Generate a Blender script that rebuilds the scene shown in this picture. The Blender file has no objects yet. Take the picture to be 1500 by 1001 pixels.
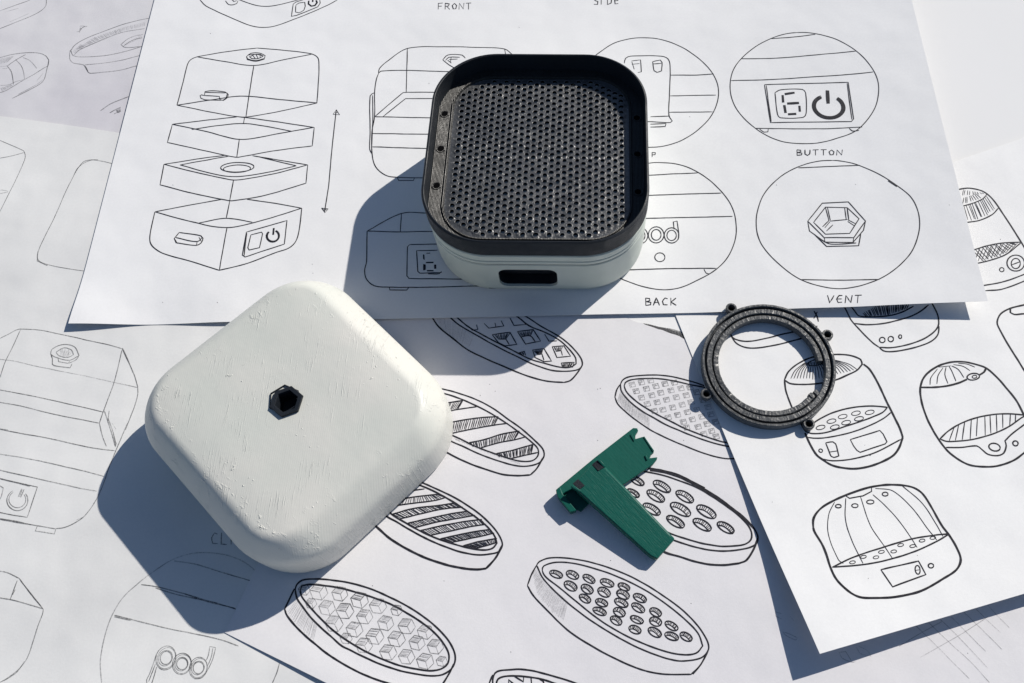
import bpy, bmesh, math, random
from mathutils import Vector, Matrix, noise as mnoise
random.seed(11)
sc = bpy.context.scene

# ------------------------------------------------------------------ camera
F = 1200.0                                  # focal length in photo pixels (1500 wide)
PCX, PCY = 870.0, 500.5                     # principal point of the (cropped) photo
TILT = math.atan(F/2500.0)                  # from straight down
CH = 0.331                                  # camera height above the sheets (m)
CP, SP = math.cos(TILT), math.sin(TILT)
cam_d = bpy.data.cameras.new('camera'); cam = bpy.data.objects.new('camera', cam_d)
sc.collection.objects.link(cam); sc.camera = cam
cam.location = (0, 0, CH); cam.rotation_euler = (TILT, 0, 0)
cam_d.sensor_fit = 'HORIZONTAL'; cam_d.sensor_width = 36; cam_d.lens = 36*F/1500
cam_d.shift_x = -(PCX-750)/1500; cam_d.clip_start = 0.01; cam_d.clip_end = 50

# ------------------------------------------------------------------ light
SV = Vector((-1.0, -0.97, -1.0))            # travel direction of the sunlight
SUN_EL = math.atan(1/math.hypot(SV.x, SV.y)); SUN_AZ = math.atan2(-SV.x, -SV.y)
w = bpy.data.worlds.new("World"); sc.world = w; w.use_nodes = True
nt = w.node_tree; nt.nodes.clear()
sky = nt.nodes.new('ShaderNodeTexSky'); sky.sky_type = 'NISHITA'; sky.sun_disc = False
sky.sun_elevation = SUN_EL; sky.sun_rotation = SUN_AZ; sky.ozone_density = 3.0; sky.dust_density = 0.5
bg = nt.nodes.new('ShaderNodeBackground'); bg.inputs['Strength'].default_value = 0.066
wo = nt.nodes.new('ShaderNodeOutputWorld')
nt.links.new(sky.outputs[0], bg.inputs[0]); nt.links.new(bg.outputs[0], wo.inputs[0])
sd = bpy.data.lights.new('sun', 'SUN'); sd.energy = 4.6; sd.angle = math.radians(0.55); sd.color = (1.0, 0.950, 0.875)
sun = bpy.data.objects.new('sun', sd); sc.collection.objects.link(sun)
sun.rotation_euler = SV.to_track_quat('-Z', 'Y').to_euler()
sc.view_settings.view_transform = 'Standard'; sc.view_settings.look = 'None'
sc.view_settings.gamma = 1.0; sc.view_settings.exposure = 0.06
sc.render.engine = 'CYCLES'

# ------------------------------------------------------------------ helpers
def at(x, y, h=0.0):
    """photo pixel -> point on the horizontal plane z=h"""
    dx = (x-PCX)/F; dy = SP+(PCY-y)/F*CP; dz = -CP+(PCY-y)/F*SP
    t = (CH-h)/-dz
    return Vector((dx*t, dy*t, h))

def link(o, parent=None):
    sc.collection.objects.link(o)
    if parent is not None: o.parent = parent
    return o
def obj(name, bm, mat, parent=None, smooth=True, angle=35):
    me = bpy.data.meshes.new(name)
    bmesh.ops.recalc_face_normals(bm, faces=bm.faces)
    bm.to_mesh(me); bm.free()
    me.materials.append(mat)
    if smooth:
        me.polygons.foreach_set('use_smooth', [True]*len(me.polygons))
        try: me.set_sharp_from_angle(angle=math.radians(angle))
        except Exception: pass
    return link(bpy.data.objects.new(name, me), parent)
def pyobj(name, verts, faces, mat, parent=None, smooth=False):
    me = bpy.data.meshes.new(name); me.from_pydata(verts, [], faces); me.materials.append(mat)
    if smooth: me.polygons.foreach_set('use_smooth', [True]*len(me.polygons))
    me.update()
    return link(bpy.data.objects.new(name, me), parent)
def tag(o, label=None, cat=None, group=None, kind=None):
    if label: o['label'] = label
    if cat: o['category'] = cat
    if group: o['group'] = group
    if kind: o['kind'] = kind
    return o
def empty(name, loc, rz=0.0):
    o = bpy.data.objects.new(name, None); o.location = loc; o.rotation_euler = (0, 0, rz)
    o.empty_display_size = 0.01
    return link(o)

# ------------------------------------------------------------------ materials
def newmat(name):
    m = bpy.data.materials.new(name); m.use_nodes = True
    n = m.node_tree.nodes; l = m.node_tree.links
    return m, n, l, n['Principled BSDF'], n['Material Output']
def N(n, t, **k):
    x = n.new(t)
    for a, b in k.items():
        if a in x.inputs.keys(): x.inputs[a].default_value = b
        else: setattr(x, a, b)
    return x
def noise_node(n, l, vec, scale, detail=4, rough=.55):
    x = N(n, 'ShaderNodeTexNoise'); x.inputs['Scale'].default_value = scale
    x.inputs['Detail'].default_value = detail; x.inputs['Roughness'].default_value = rough
    l.new(vec, x.inputs['Vector']); return x
def ramp(n, l, fac, a, b, ca=(0,0,0,1), cb=(1,1,1,1)):
    r = N(n, 'ShaderNodeValToRGB'); r.color_ramp.elements[0].position = a; r.color_ramp.elements[1].position = b
    r.color_ramp.elements[0].color = ca; r.color_ramp.elements[1].color = cb
    l.new(fac, r.inputs[0]); return r
def bump(n, l, h, strength, dist, prev=None):
    b = N(n, 'ShaderNodeBump'); b.inputs['Strength'].default_value = strength; b.inputs['Distance'].default_value = dist
    l.new(h, b.inputs['Height'])
    if prev is not None: l.new(prev.outputs[0], b.inputs['Normal'])
    return b

def paper_mat(name, c1, c2, cscale=9, cock_d=.0055):
    m, n, l, p, o = newmat(name)
    tc = N(n, 'ShaderNodeTexCoord'); v = tc.outputs['Object']
    big = noise_node(n, l, v, cscale, 3)
    r = ramp(n, l, big.outputs[0], .35, .65, (*c1, 1), (*c2, 1))
    fine = noise_node(n, l, v, 900, 3)
    mx = N(n, 'ShaderNodeMixRGB', blend_type='MULTIPLY'); mx.inputs[0].default_value = 1
    fr = ramp(n, l, fine.outputs[0], .3, .7, (.965, .965, .965, 1), (1, 1, 1, 1))
    l.new(r.outputs[0], mx.inputs[1]); l.new(fr.outputs[0], mx.inputs[2])
    l.new(mx.outputs[0], p.inputs['Base Color'])
    p.inputs['Roughness'].default_value = .82; p.inputs['Specular IOR Level'].default_value = .25
    cock = noise_node(n, l, v, 16, 3, .5)
    b1 = bump(n, l, cock.outputs[0], .35, cock_d)
    b2 = bump(n, l, noise_node(n, l, v, 1500, 2).outputs[0], .25, .0001, b1)
    l.new(b2.outputs[0], p.inputs['Normal'])
    return m
M = {}
M['paper_main'] = paper_mat('paper cool white', (.775, .775, .78), (.81, .81, .815))
M['paper_left'] = paper_mat('paper neutral white', (.68, .68, .675), (.765, .765, .755), 14, .007)
M['paper_lilac'] = paper_mat('paper lilac white', (.72, .705, .725), (.755, .745, .755))
M['paper_warm'] = paper_mat('paper warm white', (.81, .81, .81), (.86, .855, .845))
M['paper_far'] = paper_mat('paper lilac grey', (.59, .575, .61), (.67, .665, .68), 14, .008)

def table_mat():
    m, n, l, p, o = newmat('white table laminate')
    tc = N(n, 'ShaderNodeTexCoord')
    x = noise_node(n, l, tc.outputs['Object'], 6, 4)
    r = ramp(n, l, x.outputs[0], .3, .7, (.755, .755, .755, 1), (.775, .775, .775, 1))
    l.new(r.outputs[0], p.inputs['Base Color']); p.inputs['Roughness'].default_value = .85; p.inputs['Specular IOR Level'].default_value = .2
    return m
M['table'] = table_mat()

def ink_mat():
    m, n, l, p, o = newmat('black fineliner ink')
    tc = N(n, 'ShaderNodeTexCoord')
    x = noise_node(n, l, tc.outputs['Object'], 700, 3)
    r = ramp(n, l, x.outputs[0], .3, .75, (.010, .010, .014, 1), (.032, .032, .042, 1))
    l.new(r.outputs[0], p.inputs['Base Color']); p.inputs['Roughness'].default_value = .7
    p.inputs['Specular IOR Level'].default_value = .2
    return m
def pencil_mat(name, lo, hi, col):
    m, n, l, p, o = newmat(name)
    p.inputs['Base Color'].default_value = (*col, 1); p.inputs['Roughness'].default_value = .6
    tc = N(n, 'ShaderNodeTexCoord')
    x = noise_node(n, l, tc.outputs['Object'], 1600, 2)
    y = noise_node(n, l, tc.outputs['Object'], 90, 2)
    a = N(n, 'ShaderNodeMath', operation='ADD'); l.new(x.outputs[0], a.inputs[0]); l.new(y.outputs[0], a.inputs[1])
    r = N(n, 'ShaderNodeMapRange'); r.inputs[1].default_value = .75; r.inputs[2].default_value = 1.25
    r.inputs[3].default_value = lo; r.inputs[4].default_value = hi
    l.new(a.outputs[0], r.inputs[0])
    l.new(r.outputs[0], p.inputs['Alpha'])
    return m
M['ink'] = ink_mat()
M['pencil'] = pencil_mat('graphite pencil line', .25, .78, (.085, .085, .09))
M['pencil_faint'] = pencil_mat('faint graphite pencil line', .08, .5, (.10, .10, .11))

def plastic(name, c1, c2, rough, spec=.5, layer=None, lstr=.3, grain=.3, gscale=400, speck=0):
    """printed plastic; layer=(scale, rotation) gives the fine extrusion lines"""
    m, n, l, p, o = newmat(name)
    tc = N(n, 'ShaderNodeTexCoord'); v = tc.outputs['Object']
    x = noise_node(n, l, v, 60, 5)
    r = ramp(n, l, x.outputs[0], .3, .7, (*c1, 1), (*c2, 1))
    col = r.outputs[0]
    if speck:
        sx = noise_node(n, l, v, 900, 2)
        sr = ramp(n, l, sx.outputs[0], .62, .74)
        mx = N(n, 'ShaderNodeMixRGB', blend_type='MIX'); mx.inputs[2].default_value = (speck, speck, speck*.97, 1)
        l.new(sr.outputs[0], mx.inputs[0]); l.new(col, mx.inputs[1]); col = mx.outputs[0]
    l.new(col, p.inputs['Base Color'])
    p.inputs['Specular IOR Level'].default_value = spec
    rr = N(n, 'ShaderNodeMapRange'); rr.inputs[1].default_value = .3; rr.inputs[2].default_value = .7
    rr.inputs[3].default_value = rough*.8; rr.inputs[4].default_value = min(1, rough*1.25)
    l.new(noise_node(n, l, v, 150, 3).outputs[0], rr.inputs[0]); l.new(rr.outputs[0], p.inputs['Roughness'])
    b = bump(n, l, noise_node(n, l, v, gscale, 4).outputs[0], grain, .0006)
    if layer:
        sc_, rot, axis = layer
        mp = N(n, 'ShaderNodeMapping'); mp.inputs['Rotation'].default_value = rot; l.new(v, mp.inputs['Vector'])
        wv = N(n, 'ShaderNodeTexWave', wave_type='BANDS', bands_direction=axis)
        wv.inputs['Scale'].default_value = sc_; wv.inputs['Distortion'].default_value = 1.2
        wv.inputs['Detail'].default_value = 2; wv.inputs['Detail Scale'].default_value = 2
        l.new(mp.outputs[0], wv.inputs['Vector'])
        b = bump(n, l, wv.outputs[0], lstr, .0003, b)
    l.new(b.outputs[0], p.inputs['Normal'])
    return m
def plastic_green(name, *a):
    m, n, l, p, o = newmat(name)
    tc = N(n, 'ShaderNodeTexCoord'); v = tc.outputs['Object']
    mp = N(n, 'ShaderNodeMapping'); mp.inputs['Rotation'].default_value = (0, 0, math.radians(47)); l.new(v, mp.inputs['Vector'])
    st = N(n, 'ShaderNodeMapping'); st.inputs['Scale'].default_value = (30, 1900, 1900); l.new(mp.outputs[0], st.inputs['Vector'])
    x = noise_node(n, l, st.outputs[0], 1, 3, .6)
    r = ramp(n, l, x.outputs[0], .30, .78, (.002, .076, .056, 1), (.005, .100, .076, 1))
    l.new(r.outputs[0], p.inputs['Base Color']); p.inputs['Roughness'].default_value = .42; p.inputs['Specular IOR Level'].default_value = .25
    b = bump(n, l, x.outputs[0], float(a[0]), .0002)
    b = bump(n, l, noise_node(n, l, v, 500, 3).outputs[0], .15, .0004, b)
    l.new(b.outputs[0], p.inputs['Normal'])
    return m
M['black'] = plastic('black printed plastic', (.009, .012, .017), (.015, .019, .025), .5, .3, (900, (0, 0, 0), 'Z'), .35, .12, 300)
M['black_ledge'] = plastic('black printed plastic sanded', (.022, .022, .022), (.036, .035, .032), .40, .4, (520, (0, 0, 0), 'X'), .5, .35, 700, speck=.06)
M['mesh'] = plastic('black perforated plastic', (.045, .047, .050), (.090, .092, .095), .33, .9, None, 0, .5, 900, speck=.22)
M['recess_shade'] = plastic('near black recess shade', (.0015, .0015, .002), (.003, .003, .004), .9, .05, None, 0, .1, 700)  # near-black colour that paints the shade inside holes, bores and seams
M['ringm'] = plastic('grey black printed ring plastic', (.042, .045, .048), (.078, .082, .085), .38, .6, None, 0, .5, 700, speck=.13)
M['green'] = plastic_green('dark green printed plastic', .12); M['green_lines'] = plastic_green('dark green plastic with layer lines', .55)
M['base'] = plastic('pale grey green printed plastic', (.50, .545, .495), (.56, .60, .55), .45, .4, (650, (0, 0, 0), 'Z'), .3, .1, 300)

def lid_mat():
    m, n, l, p, o = newmat('matt off white filled print')
    tc = N(n, 'ShaderNodeTexCoord'); v = tc.outputs['Object']
    mp = N(n, 'ShaderNodeMapping'); mp.inputs['Rotation'].default_value = (0, 0, math.radians(-43.5)); l.new(v, mp.inputs['Vector'])
    big = noise_node(n, l, v, 22, 4)
    r = ramp(n, l, big.outputs[0], .38, .64, (.585, .600, .555, 1), (.650, .640, .595, 1))
    l.new(r.outputs[0], p.inputs['Base Color'])
    p.inputs['Roughness'].default_value = .42; p.inputs['Specular IOR Level'].default_value = .35
    # vertical sanding streaks, in patches
    st = N(n, 'ShaderNodeMapping'); st.inputs['Scale'].default_value = (1700, 95, 1); l.new(mp.outputs[0], st.inputs['Vector'])
    sn = noise_node(n, l, st.outputs[0], 1, 3, .6)
    sr = ramp(n, l, sn.outputs[0], .56, .82)
    mk = ramp(n, l, noise_node(n, l, v, 60, 3).outputs[0], .46, .66)
    mu = N(n, 'ShaderNodeMath', operation='MULTIPLY'); l.new(sr.outputs[0], mu.inputs[0]); l.new(mk.outputs[0], mu.inputs[1])
    b = bump(n, l, mu.outputs[0], .9, .00032)
    wv = N(n, 'ShaderNodeTexWave', wave_type='BANDS', bands_direction='X'); wv.inputs['Scale'].default_value = 380
    wv.inputs['Distortion'].default_value = 2.0; l.new(mp.outputs[0], wv.inputs['Vector'])
    b = bump(n, l, wv.outputs[0], .05, .0002, b)
    dn = noise_node(n, l, v, 45, 4)
    b = bump(n, l, dn.outputs[0], .35, .0011, b)
    pits = ramp(n, l, noise_node(n, l, v, 480, 2).outputs[0], .68, .78)
    pm = ramp(n, l, noise_node(n, l, v, 38, 2).outputs[0], .52, .64)
    mm = N(n, 'ShaderNodeMath', operation='MULTIPLY'); l.new(pits.outputs[0], mm.inputs[0]); l.new(pm.outputs[0], mm.inputs[1])
    b = bump(n, l, mm.outputs[0], .7, .0006, b)
    sx = N(n, 'ShaderNodeSeparateXYZ'); l.new(v, sx.inputs[0])
    def mth(op, a_, b_):
        q = N(n, 'ShaderNodeMath', operation=op)
        for i_, t in enumerate((a_, b_)):
            if t is None: continue
            if isinstance(t, (int, float)): q.inputs[i_].default_value = t
            else: l.new(t, q.inputs[i_])
        return q.outputs[0]
    ax = mth('MULTIPLY', mth('ABSOLUTE', sx.outputs[0], None), 1/.0425); ay = mth('MULTIPLY', mth('ABSOLUTE', sx.outputs[1], None), 1/.0385)
    em = mth('MAXIMUM', ax, ay)
    er = N(n, 'ShaderNodeValToRGB'); l.new(em, er.inputs[0]); cr = er.color_ramp
    cr.elements[0].position = .86; cr.elements[0].color = (0, 0, 0, 1); cr.elements[1].position = .93; cr.elements[1].color = (1, 1, 1, 1)
    sc2 = N(n, 'ShaderNodeMapping'); sc2.inputs['Scale'].default_value = (260, 480, 340); l.new(v, sc2.inputs['Vector'])
    e1 = ramp(n, l, noise_node(n, l, sc2.outputs[0], 1, 4, .7).outputs[0], .56, .70)
    e2 = ramp(n, l, noise_node(n, l, v, 55, 3).outputs[0], .46, .6)
    ee = mth('MULTIPLY', mth('MULTIPLY', er.outputs[0], e1.outputs[0]), e2.outputs[0])
    b = bump(n, l, ee, .55, .0004, b)
    l.new(b.outputs[0], p.inputs['Normal'])
    return m
M['lid'] = lid_mat()

# ------------------------------------------------------------------ table
bm = bmesh.new(); bmesh.ops.create_grid(bm, x_segments=1, y_segments=1, size=1.2)
tb = obj('tabletop', bm, M['table'], smooth=False); tb.location = (0, .2, -.0018); tag(tb, kind='structure')

# ------------------------------------------------------------------ sheets of paper
g = lambda x, s: math.exp(-(x/s)**2)
class Sheet:
    def __init__(s, label, mat, corners, hfun, z0, n=(110, 90), edge=None, world=False, torn=0):
        s.hf, s.z0, s.edge, s.torn = hfun, z0, edge, torn
        # corners BL, BR, TR, TL: (px, py) in the photo, turned into ground points at the height they have there
        if world: s.c = [Vector((c[0], c[1], 0)) for c in corners]
        else:
            uv = [(0, 0), (1, 0), (1, 1), (0, 1)]
            s.c = [at(c[0], c[1], s.h(*q)) for c, q in zip(corners, uv)]
            for c in s.c: c.z = 0
        nu, nv = n; vs, fs = [], []
        for j in range(nv+1):
            for i in range(nu+1): vs.append(s.P(i/nu, j/nv))
        for j in range(nv):
            for i in range(nu):
                a = j*(nu+1)+i; fs.append((a, a+1, a+nu+2, a+nu+1))
        nt_ = len(fs); T = .00011
        ring_ = [i for i in range(nu+1)]+[j*(nu+1)+nu for j in range(1, nv+1)]+[nv*(nu+1)+i for i in range(nu-1, -1, -1)]+[j*(nu+1) for j in range(nv-1, 0, -1)]
        b0 = len(vs); nr = len(ring_)
        for q in ring_: vs.append(vs[q])
        for q in ring_: vs.append(vs[q]-Vector((0, 0, T)))
        for i in range(nr): fs.append((b0+i, b0+nr+i, b0+nr+(i+1) % nr, b0+(i+1) % nr))
        b1 = len(vs)
        for q in range((nu+1)*(nv+1)): vs.append(vs[q]-Vector((0, 0, T)))
        for j in range(nv):
            for i in range(nu):
                a = b1+j*(nu+1)+i; fs.append((a, a+nu+1, a+nu+2, a+1))
        s.o = pyobj('paper_sheet', vs, fs, M[mat], None, True)
        tag(s.o, label, 'drawing sheet')
    def h(s, u, v): return s.z0+s.hf(u, v)*.001
    def xy(s, u, v):
        p = (s.c[0]*(1-u)+s.c[1]*u)*(1-v)+(s.c[3]*(1-u)+s.c[2]*u)*v
        if s.edge: p = p+s.edge(u, v)
        if s.torn: p = p+Vector((0, 1, 0))*s.torn*max(0, (v-.97)/.03)*(mnoise.noise(Vector((u*260, 0, 3)))+.6*mnoise.noise(Vector((u*900, 0, 7))))
        return p
    def P(s, u, v):
        p = s.xy(u, v); return Vector((p.x, p.y, s.h(u, v)))
    def uv(s, p):
        u, v = .5, .5
        for _ in range(6):
            q = s.xy(u, v); e = 1e-3
            du = (s.xy(u+e, v)-q)/e; dv = (s.xy(u, v+e)-q)/e
            r = p-q; D = du.x*dv.y-du.y*dv.x
            u += (r.x*dv.y-r.y*dv.x)/D; v += (du.x*r.y-du.y*r.x)/D
            u = min(1.6, max(-.6, u)); v = min(1.6, max(-.6, v))
        return u, v
    def on(s, x, y):
        h = s.z0+.001
        for _ in range(5):
            p = at(x, y, h); u, v = s.uv(Vector((p.x, p.y, 0))); h = s.h(min(1, max(0, u)), min(1, max(0, v)))
        p = at(x, y, h); return p, u, v

def lut(x, T):
    for (a, p), (b, q) in zip(T[:-1], T[1:]):
        if x <= b: t = max(0, (x-a)/(b-a)); t = t*t*(3-2*t); return p+(q-p)*t
    return T[-1][1]
def h_main(u, v):
    e = lut(u, [(0, 1.9), (.09, -.85), (.17, .45), (.30, .3), (.45, .3), (.58, .75), (.68, .35), (.80, 1.7), (.86, 1.2), (.90, 1.4), (1, .6)])
    z = e*g(v, .055)+.7*g(u-1, .12)*g(v, .30)
    z += max(0, u-.62)**2*72*min(1, .5+.6*v)
    return z
def h_left(u, v):
    return .08*math.sin(u*9+v*4)*math.sin(v*7+1)+.9*g(v-1, .06)*max(0, .5-u)
def h_far(u, v): return .05*math.sin(u*6)*math.sin(v*5)
def h_mid(u, v):
    return .28*g(v-1, .04)*g(u-.75, .2)+2.2*g(v, .06)*min(1, u*5)
def h_right(u, v):
    return .1+6.0*max(0, 1-v/.75)**2+2.6*g(u, .20)*g(v, .20)

S2 = Sheet('lilac grey pencil sketch sheet at the back left, tucked under the curling white sheet', 'paper_far',
           [(-300, 330), (420, 330), (420, -160), (-300, -160)], h_far, -.0014)
S3 = Sheet('white sheet of faint pencil drawings at the left, its back edge curling', 'paper_left',
           [(-330, 1420), (760, 1420), (560, 262), (-330, 128)], h_left, -.0011,
           edge=lambda u, v: Vector((0, .004*math.sin(math.pi*min(1, max(0, (u-.15)/.8)))*v, 0)))
_a, _b = at(926, 470, -.0015), at(1004, 497, -.0015); _e = (_b-_a).normalized()
_bl = at(330, 927, -.0015); _tl = at(605, 359, -.0015)
_eb = (at(480, 1001, -.0015)-_bl).normalized()
S4 = Sheet('lilac white sheet inked with perforated disc drawings, under the green clip', 'paper_lilac',
           [_bl, _bl+_eb*.43, _tl+_e*.40, _tl], h_mid, -.0008, world=True, n=(200, 100), torn=.0012)
S5 = Sheet('warm white sheet of inked gadget outlines at the right, front corner curling up', 'paper_warm',
           [(1201, 958), (1900, 752), (1900, 63), (960, 389)], h_right, -.0005)
S1 = Sheet('large cool white sheet of ink drawings on top, lying under the black tray', 'paper_main',
           [(100, 474), (1447, 441), (1292, -170), (270, -170)], h_main, 0.0, n=(170, 110))

# ------------------------------------------------------------------ pen strokes
class Pen:
    def __init__(s): s.v = []; s.f = []; s.k = 0
    def ribbon(s, sheet, pts, wpx, wob=.25, taper=True):
        """pts in photo pixels -> a narrow ribbon lying on the sheet"""
        P = []
        s.k += 1
        lift = .00006+.00005*((s.k*37) % 17)/17
        for (x, y) in pts:
            x += wob*mnoise.noise(Vector((x*.06, y*.06, s.k*3.1))); y += wob*mnoise.noise(Vector((x*.06, y*.06, s.k*3.1+50)))
            p, u, v = sheet.on(x, y)
            if u < .001 or u > .999 or v < .001 or v > .999:
                if len(P) > 1: s.emit(P, wpx, lift, taper)
                P = []; continue
            P.append(p)
        if len(P) > 1: s.emit(P, wpx, lift, taper)
    def emit(s, P, wpx, lift, taper):
        n = len(P); b = len(s.v)
        ph = random.random()*20
        for i, p in enumerate(P):
            d = P[min(n-1, i+1)]-P[max(0, i-1)]; d.z = 0
            if d.length < 1e-7: d = Vector((1, 0, 0))
            d.normalize(); nn = Vector((-d.y, d.x, 0))
            w_ = wpx*.5/3250*(1+.22*mnoise.noise(Vector((i*.35+ph, 0, ph))))
            if taper and (i == 0 or i == n-1): w_ *= .65 if wpx < 2.6 else .9
            s.v.append((p+nn*w_)+Vector((0, 0, lift))); s.v.append((p-nn*w_)+Vector((0, 0, lift)))
            if i: s.f.append((b+2*i-2, b+2*i-1, b+2*i+1, b+2*i))
    def done(s, name, mat, sheet, label=None):
        if not s.f: return
        o = pyobj(name, s.v, s.f, M[mat], sheet.o)
        if label: o['label'] = label
        if name in ('pen_speck', 'grey_hatching') or mat == 'pencil_faint': o['kind'] = 'stuff'
        return o
def smooth_pts(p, step=3.0, closed=False):
    if len(p) < 3:
        (x0, y0), (x1, y1) = p[0], p[-1]; n = max(1, int(math.hypot(x1-x0, y1-y0)/(step*2)))
        return [(x0+(x1-x0)*i/n, y0+(y1-y0)*i/n) for i in range(n+1)]
    out = []; n = len(p)
    for i in range(n-1):
        a = p[max(0, i-1)]; b = p[i]; c = p[i+1]; d = p[min(n-1, i+2)]
        if closed:
            if i == 0: a = p[-2]
            if i == n-2: d = p[1]
        L = math.hypot(c[0]-b[0], c[1]-b[1]); m = max(1, int(L/step))
        # centripetal-ish: damp tangents so long-short joints do not overshoot
        def tan(p0, p1, p2):
            l1 = math.hypot(p1[0]-p0[0], p1[1]-p0[1])+1e-6; l2 = math.hypot(p2[0]-p1[0], p2[1]-p1[1])+1e-6
            u1 = ((p1[0]-p0[0])/l1, (p1[1]-p0[1])/l1); u2 = ((p2[0]-p1[0])/l2, (p2[1]-p1[1])/l2)
            if u1[0]*u2[0]+u1[1]*u2[1] < .55: return None
            return ((u1[0]*l1+u2[0]*l2)/(l1+l2), (u1[1]*l1+u2[1]*l2)/(l1+l2))
        t1 = tan(a, b, c) if a != b else ((c[0]-b[0])/L, (c[1]-b[1])/L)
        t2 = tan(b, c, d) if d != c else ((c[0]-b[0])/L, (c[1]-b[1])/L)
        un = ((c[0]-b[0])/(L+1e-6), (c[1]-b[1])/(L+1e-6))
        if t1 is None: t1 = un
        if t2 is None: t2 = un
        for k in range(m):
            t = k/m; t_2 = t*t; t_3 = t_2*t
            h00 = 2*t_3-3*t_2+1; h10 = t_3-2*t_2+t; h01 = -2*t_3+3*t_2; h11 = t_3-t_2
            out.append((h00*b[0]+h10*L*t1[0]+h01*c[0]+h11*L*t2[0], h00*b[1]+h10*L*t1[1]+h01*c[1]+h11*L*t2[1]))
    out.append(p[-1]); return out
class Draw:
    """a drawing transcribed in the coordinates of an enlarged view: origin (ox, oy), scale k"""
    def __init__(s, sheet, name, mat, view, w, label=None):
        s.sheet, s.name, s.mat, s.w, s.label = sheet, name, mat, w, label
        s.ox, s.oy, s.k = view; s.pen = Pen()
    def view(s, *v): s.ox, s.oy, s.k = v; return s
    def T(s, p): return (s.ox+p[0]/s.k, s.oy+p[1]/s.k)
    def s(s, txt, w=None): return s.st(txt, w)
    def st(s, txt, w=None, line=False):
        """';' separates strokes; each is 'x,y x,y ...'; a leading '-' = straight segments"""
        for part in txt.split(';'):
            part = part.strip()
            if not part: continue
            ln = line
            if part[0] == '/': ln = True; part = part[1:]
            p = [tuple(float(c) for c in q.split(',')) for q in part.split()]
            p = [s.T(q) for q in p]
            if ln:
                pts = []
                for a, b in zip(p[:-1], p[1:]):
                    q = smooth_pts([a, b]); pts += q if not pts else q[1:]
            else: pts = smooth_pts(p, closed=(len(p) > 3 and p[0] == p[-1]))
            s.pen.ribbon(s.sheet, pts, w or s.w)
        return s
    def el(s, cx, cy, rx, ry, rot=0, a0=0, a1=360, w=None, n=None):
        r = math.radians(rot); n = n or max(8, int(max(rx, ry)/s.k*1.1*abs(a1-a0)/360)+8); pts = []
        for i in range(n+1):
            a = math.radians(a0+(a1-a0)*i/n); x = rx*math.cos(a); y = ry*math.sin(a)
            pts.append(s.T((cx+x*math.cos(r)-y*math.sin(r), cy+x*math.sin(r)+y*math.cos(r))))
        s.pen.ribbon(s.sheet, pts, w or s.w); return s
    def hatch(s, a, b, n, w=None, jit=.25, skip=0):
        """n lines joining polyline a to polyline b"""
        A = [tuple(float(c) for c in q.split(',')) for q in a.split()]; B = [tuple(float(c) for c in q.split(',')) for q in b.split()]
        def lerp(L, t):
            d = [0]
            for p, q in zip(L[:-1], L[1:]): d.append(d[-1]+math.hypot(q[0]-p[0], q[1]-p[1]))
            x = t*d[-1]
            for i in range(len(L)-1):
                if x <= d[i+1] or i == len(L)-2:
                    f = (x-d[i])/max(1e-6, d[i+1]-d[i]); return (L[i][0]+(L[i+1][0]-L[i][0])*f, L[i][1]+(L[i+1][1]-L[i][1])*f)
        for i in range(n):
            if random.random() < skip: continue
            t = (i+.5+random.uniform(-jit, jit))/n
            p, q = lerp(A, t), lerp(B, min(1, max(0, t+random.uniform(-jit, jit)/n)))
            f = random.uniform(.88, 1.0); q = (p[0]+(q[0]-p[0])*f, p[1]+(q[1]-p[1])*f)
            m = ((p[0]+q[0])/2, (p[1]+q[1])/2)
            s.pen.ribbon(s.sheet, [s.T(p), s.T(m), s.T(q)], w or s.w*.6)
        return s
    def text(s, txt, x0, y0, x1, y1, w=None, slant=0, widths=None):
        G = {'A': '0,1 .45,0 .95,1;.2,.62 .8,.6', 'B': '.1,0 .12,1;.1,.02 .7,.1 .75,.35 .15,.5;.15,.5 .9,.6 .85,.9 .1,1',
             'C': '.9,.12 .5,.02 .1,.45 .25,.9 .9,.92', 'D': '.1,0 .1,1;.1,0 .9,.3 .8,.8 .1,1', 'E': '.85,.05 .4,.05 .1,.5 .35,.95 .9,.9;.12,.5 .8,.48',
             'F': '.15,0 .1,1;.1,.05 .95,0;.1,.5 .75,.48', 'I': '.5,0 .5,1', 'K': '.1,0 .12,1;.9,.02 .15,.55 .95,1', 'L': '.15,0 .1,.95 .9,1',
             'N': '/.05,1 .1,.05 .85,.95 .95,0', 'O': '.5,.05 .1,.4 .3,.92 .75,.9 .9,.4 .5,.05', 'P': '.1,0 .1,1;.1,.02 .9,.12 .8,.5 .12,.55',
             'R': '.1,0 .1,1;.1,.02 .85,.15 .7,.48 .12,.52;.4,.52 .95,1', 'S': '.9,.05 .2,.05 .25,.45 .8,.6 .75,.98 .05,.95', 'T': '.05,.03 1,.0;.5,.0 .5,1',
             'U': '.1,0 .12,.75 .5,1 .85,.75 .9,0', 'V': '/.02,0 .45,1 .95,.05', 'e': '.2,.5 .85,.42 .6,.1 .2,.4 .3,.9 .9,.85'}
        n = len(txt); cw = (x1-x0)/n
        for i, c in enumerate(txt):
            if c == ' ': continue
            bx = x0+cw*i; ww = cw*.78*(.35 if c == 'I' else 1)
            out = []
            for part in G[c].split(';'):
                pre = '/' if part[0] == '/' else ''
                part = part.lstrip('/')
                q = []
                for t in part.split():
                    a, b = [float(z) for z in t.split(',')]
                    q.append('%.2f,%.2f' % (bx+a*ww+slant*(.5-b)*(y1-y0), y0+b*(y1-y0)))
                out.append(pre+' '.join(q))
            s.st(';'.join(out), w)
        return s
    def done(s): return s.pen.done(s.name, s.mat, s.sheet, s.label)

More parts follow.
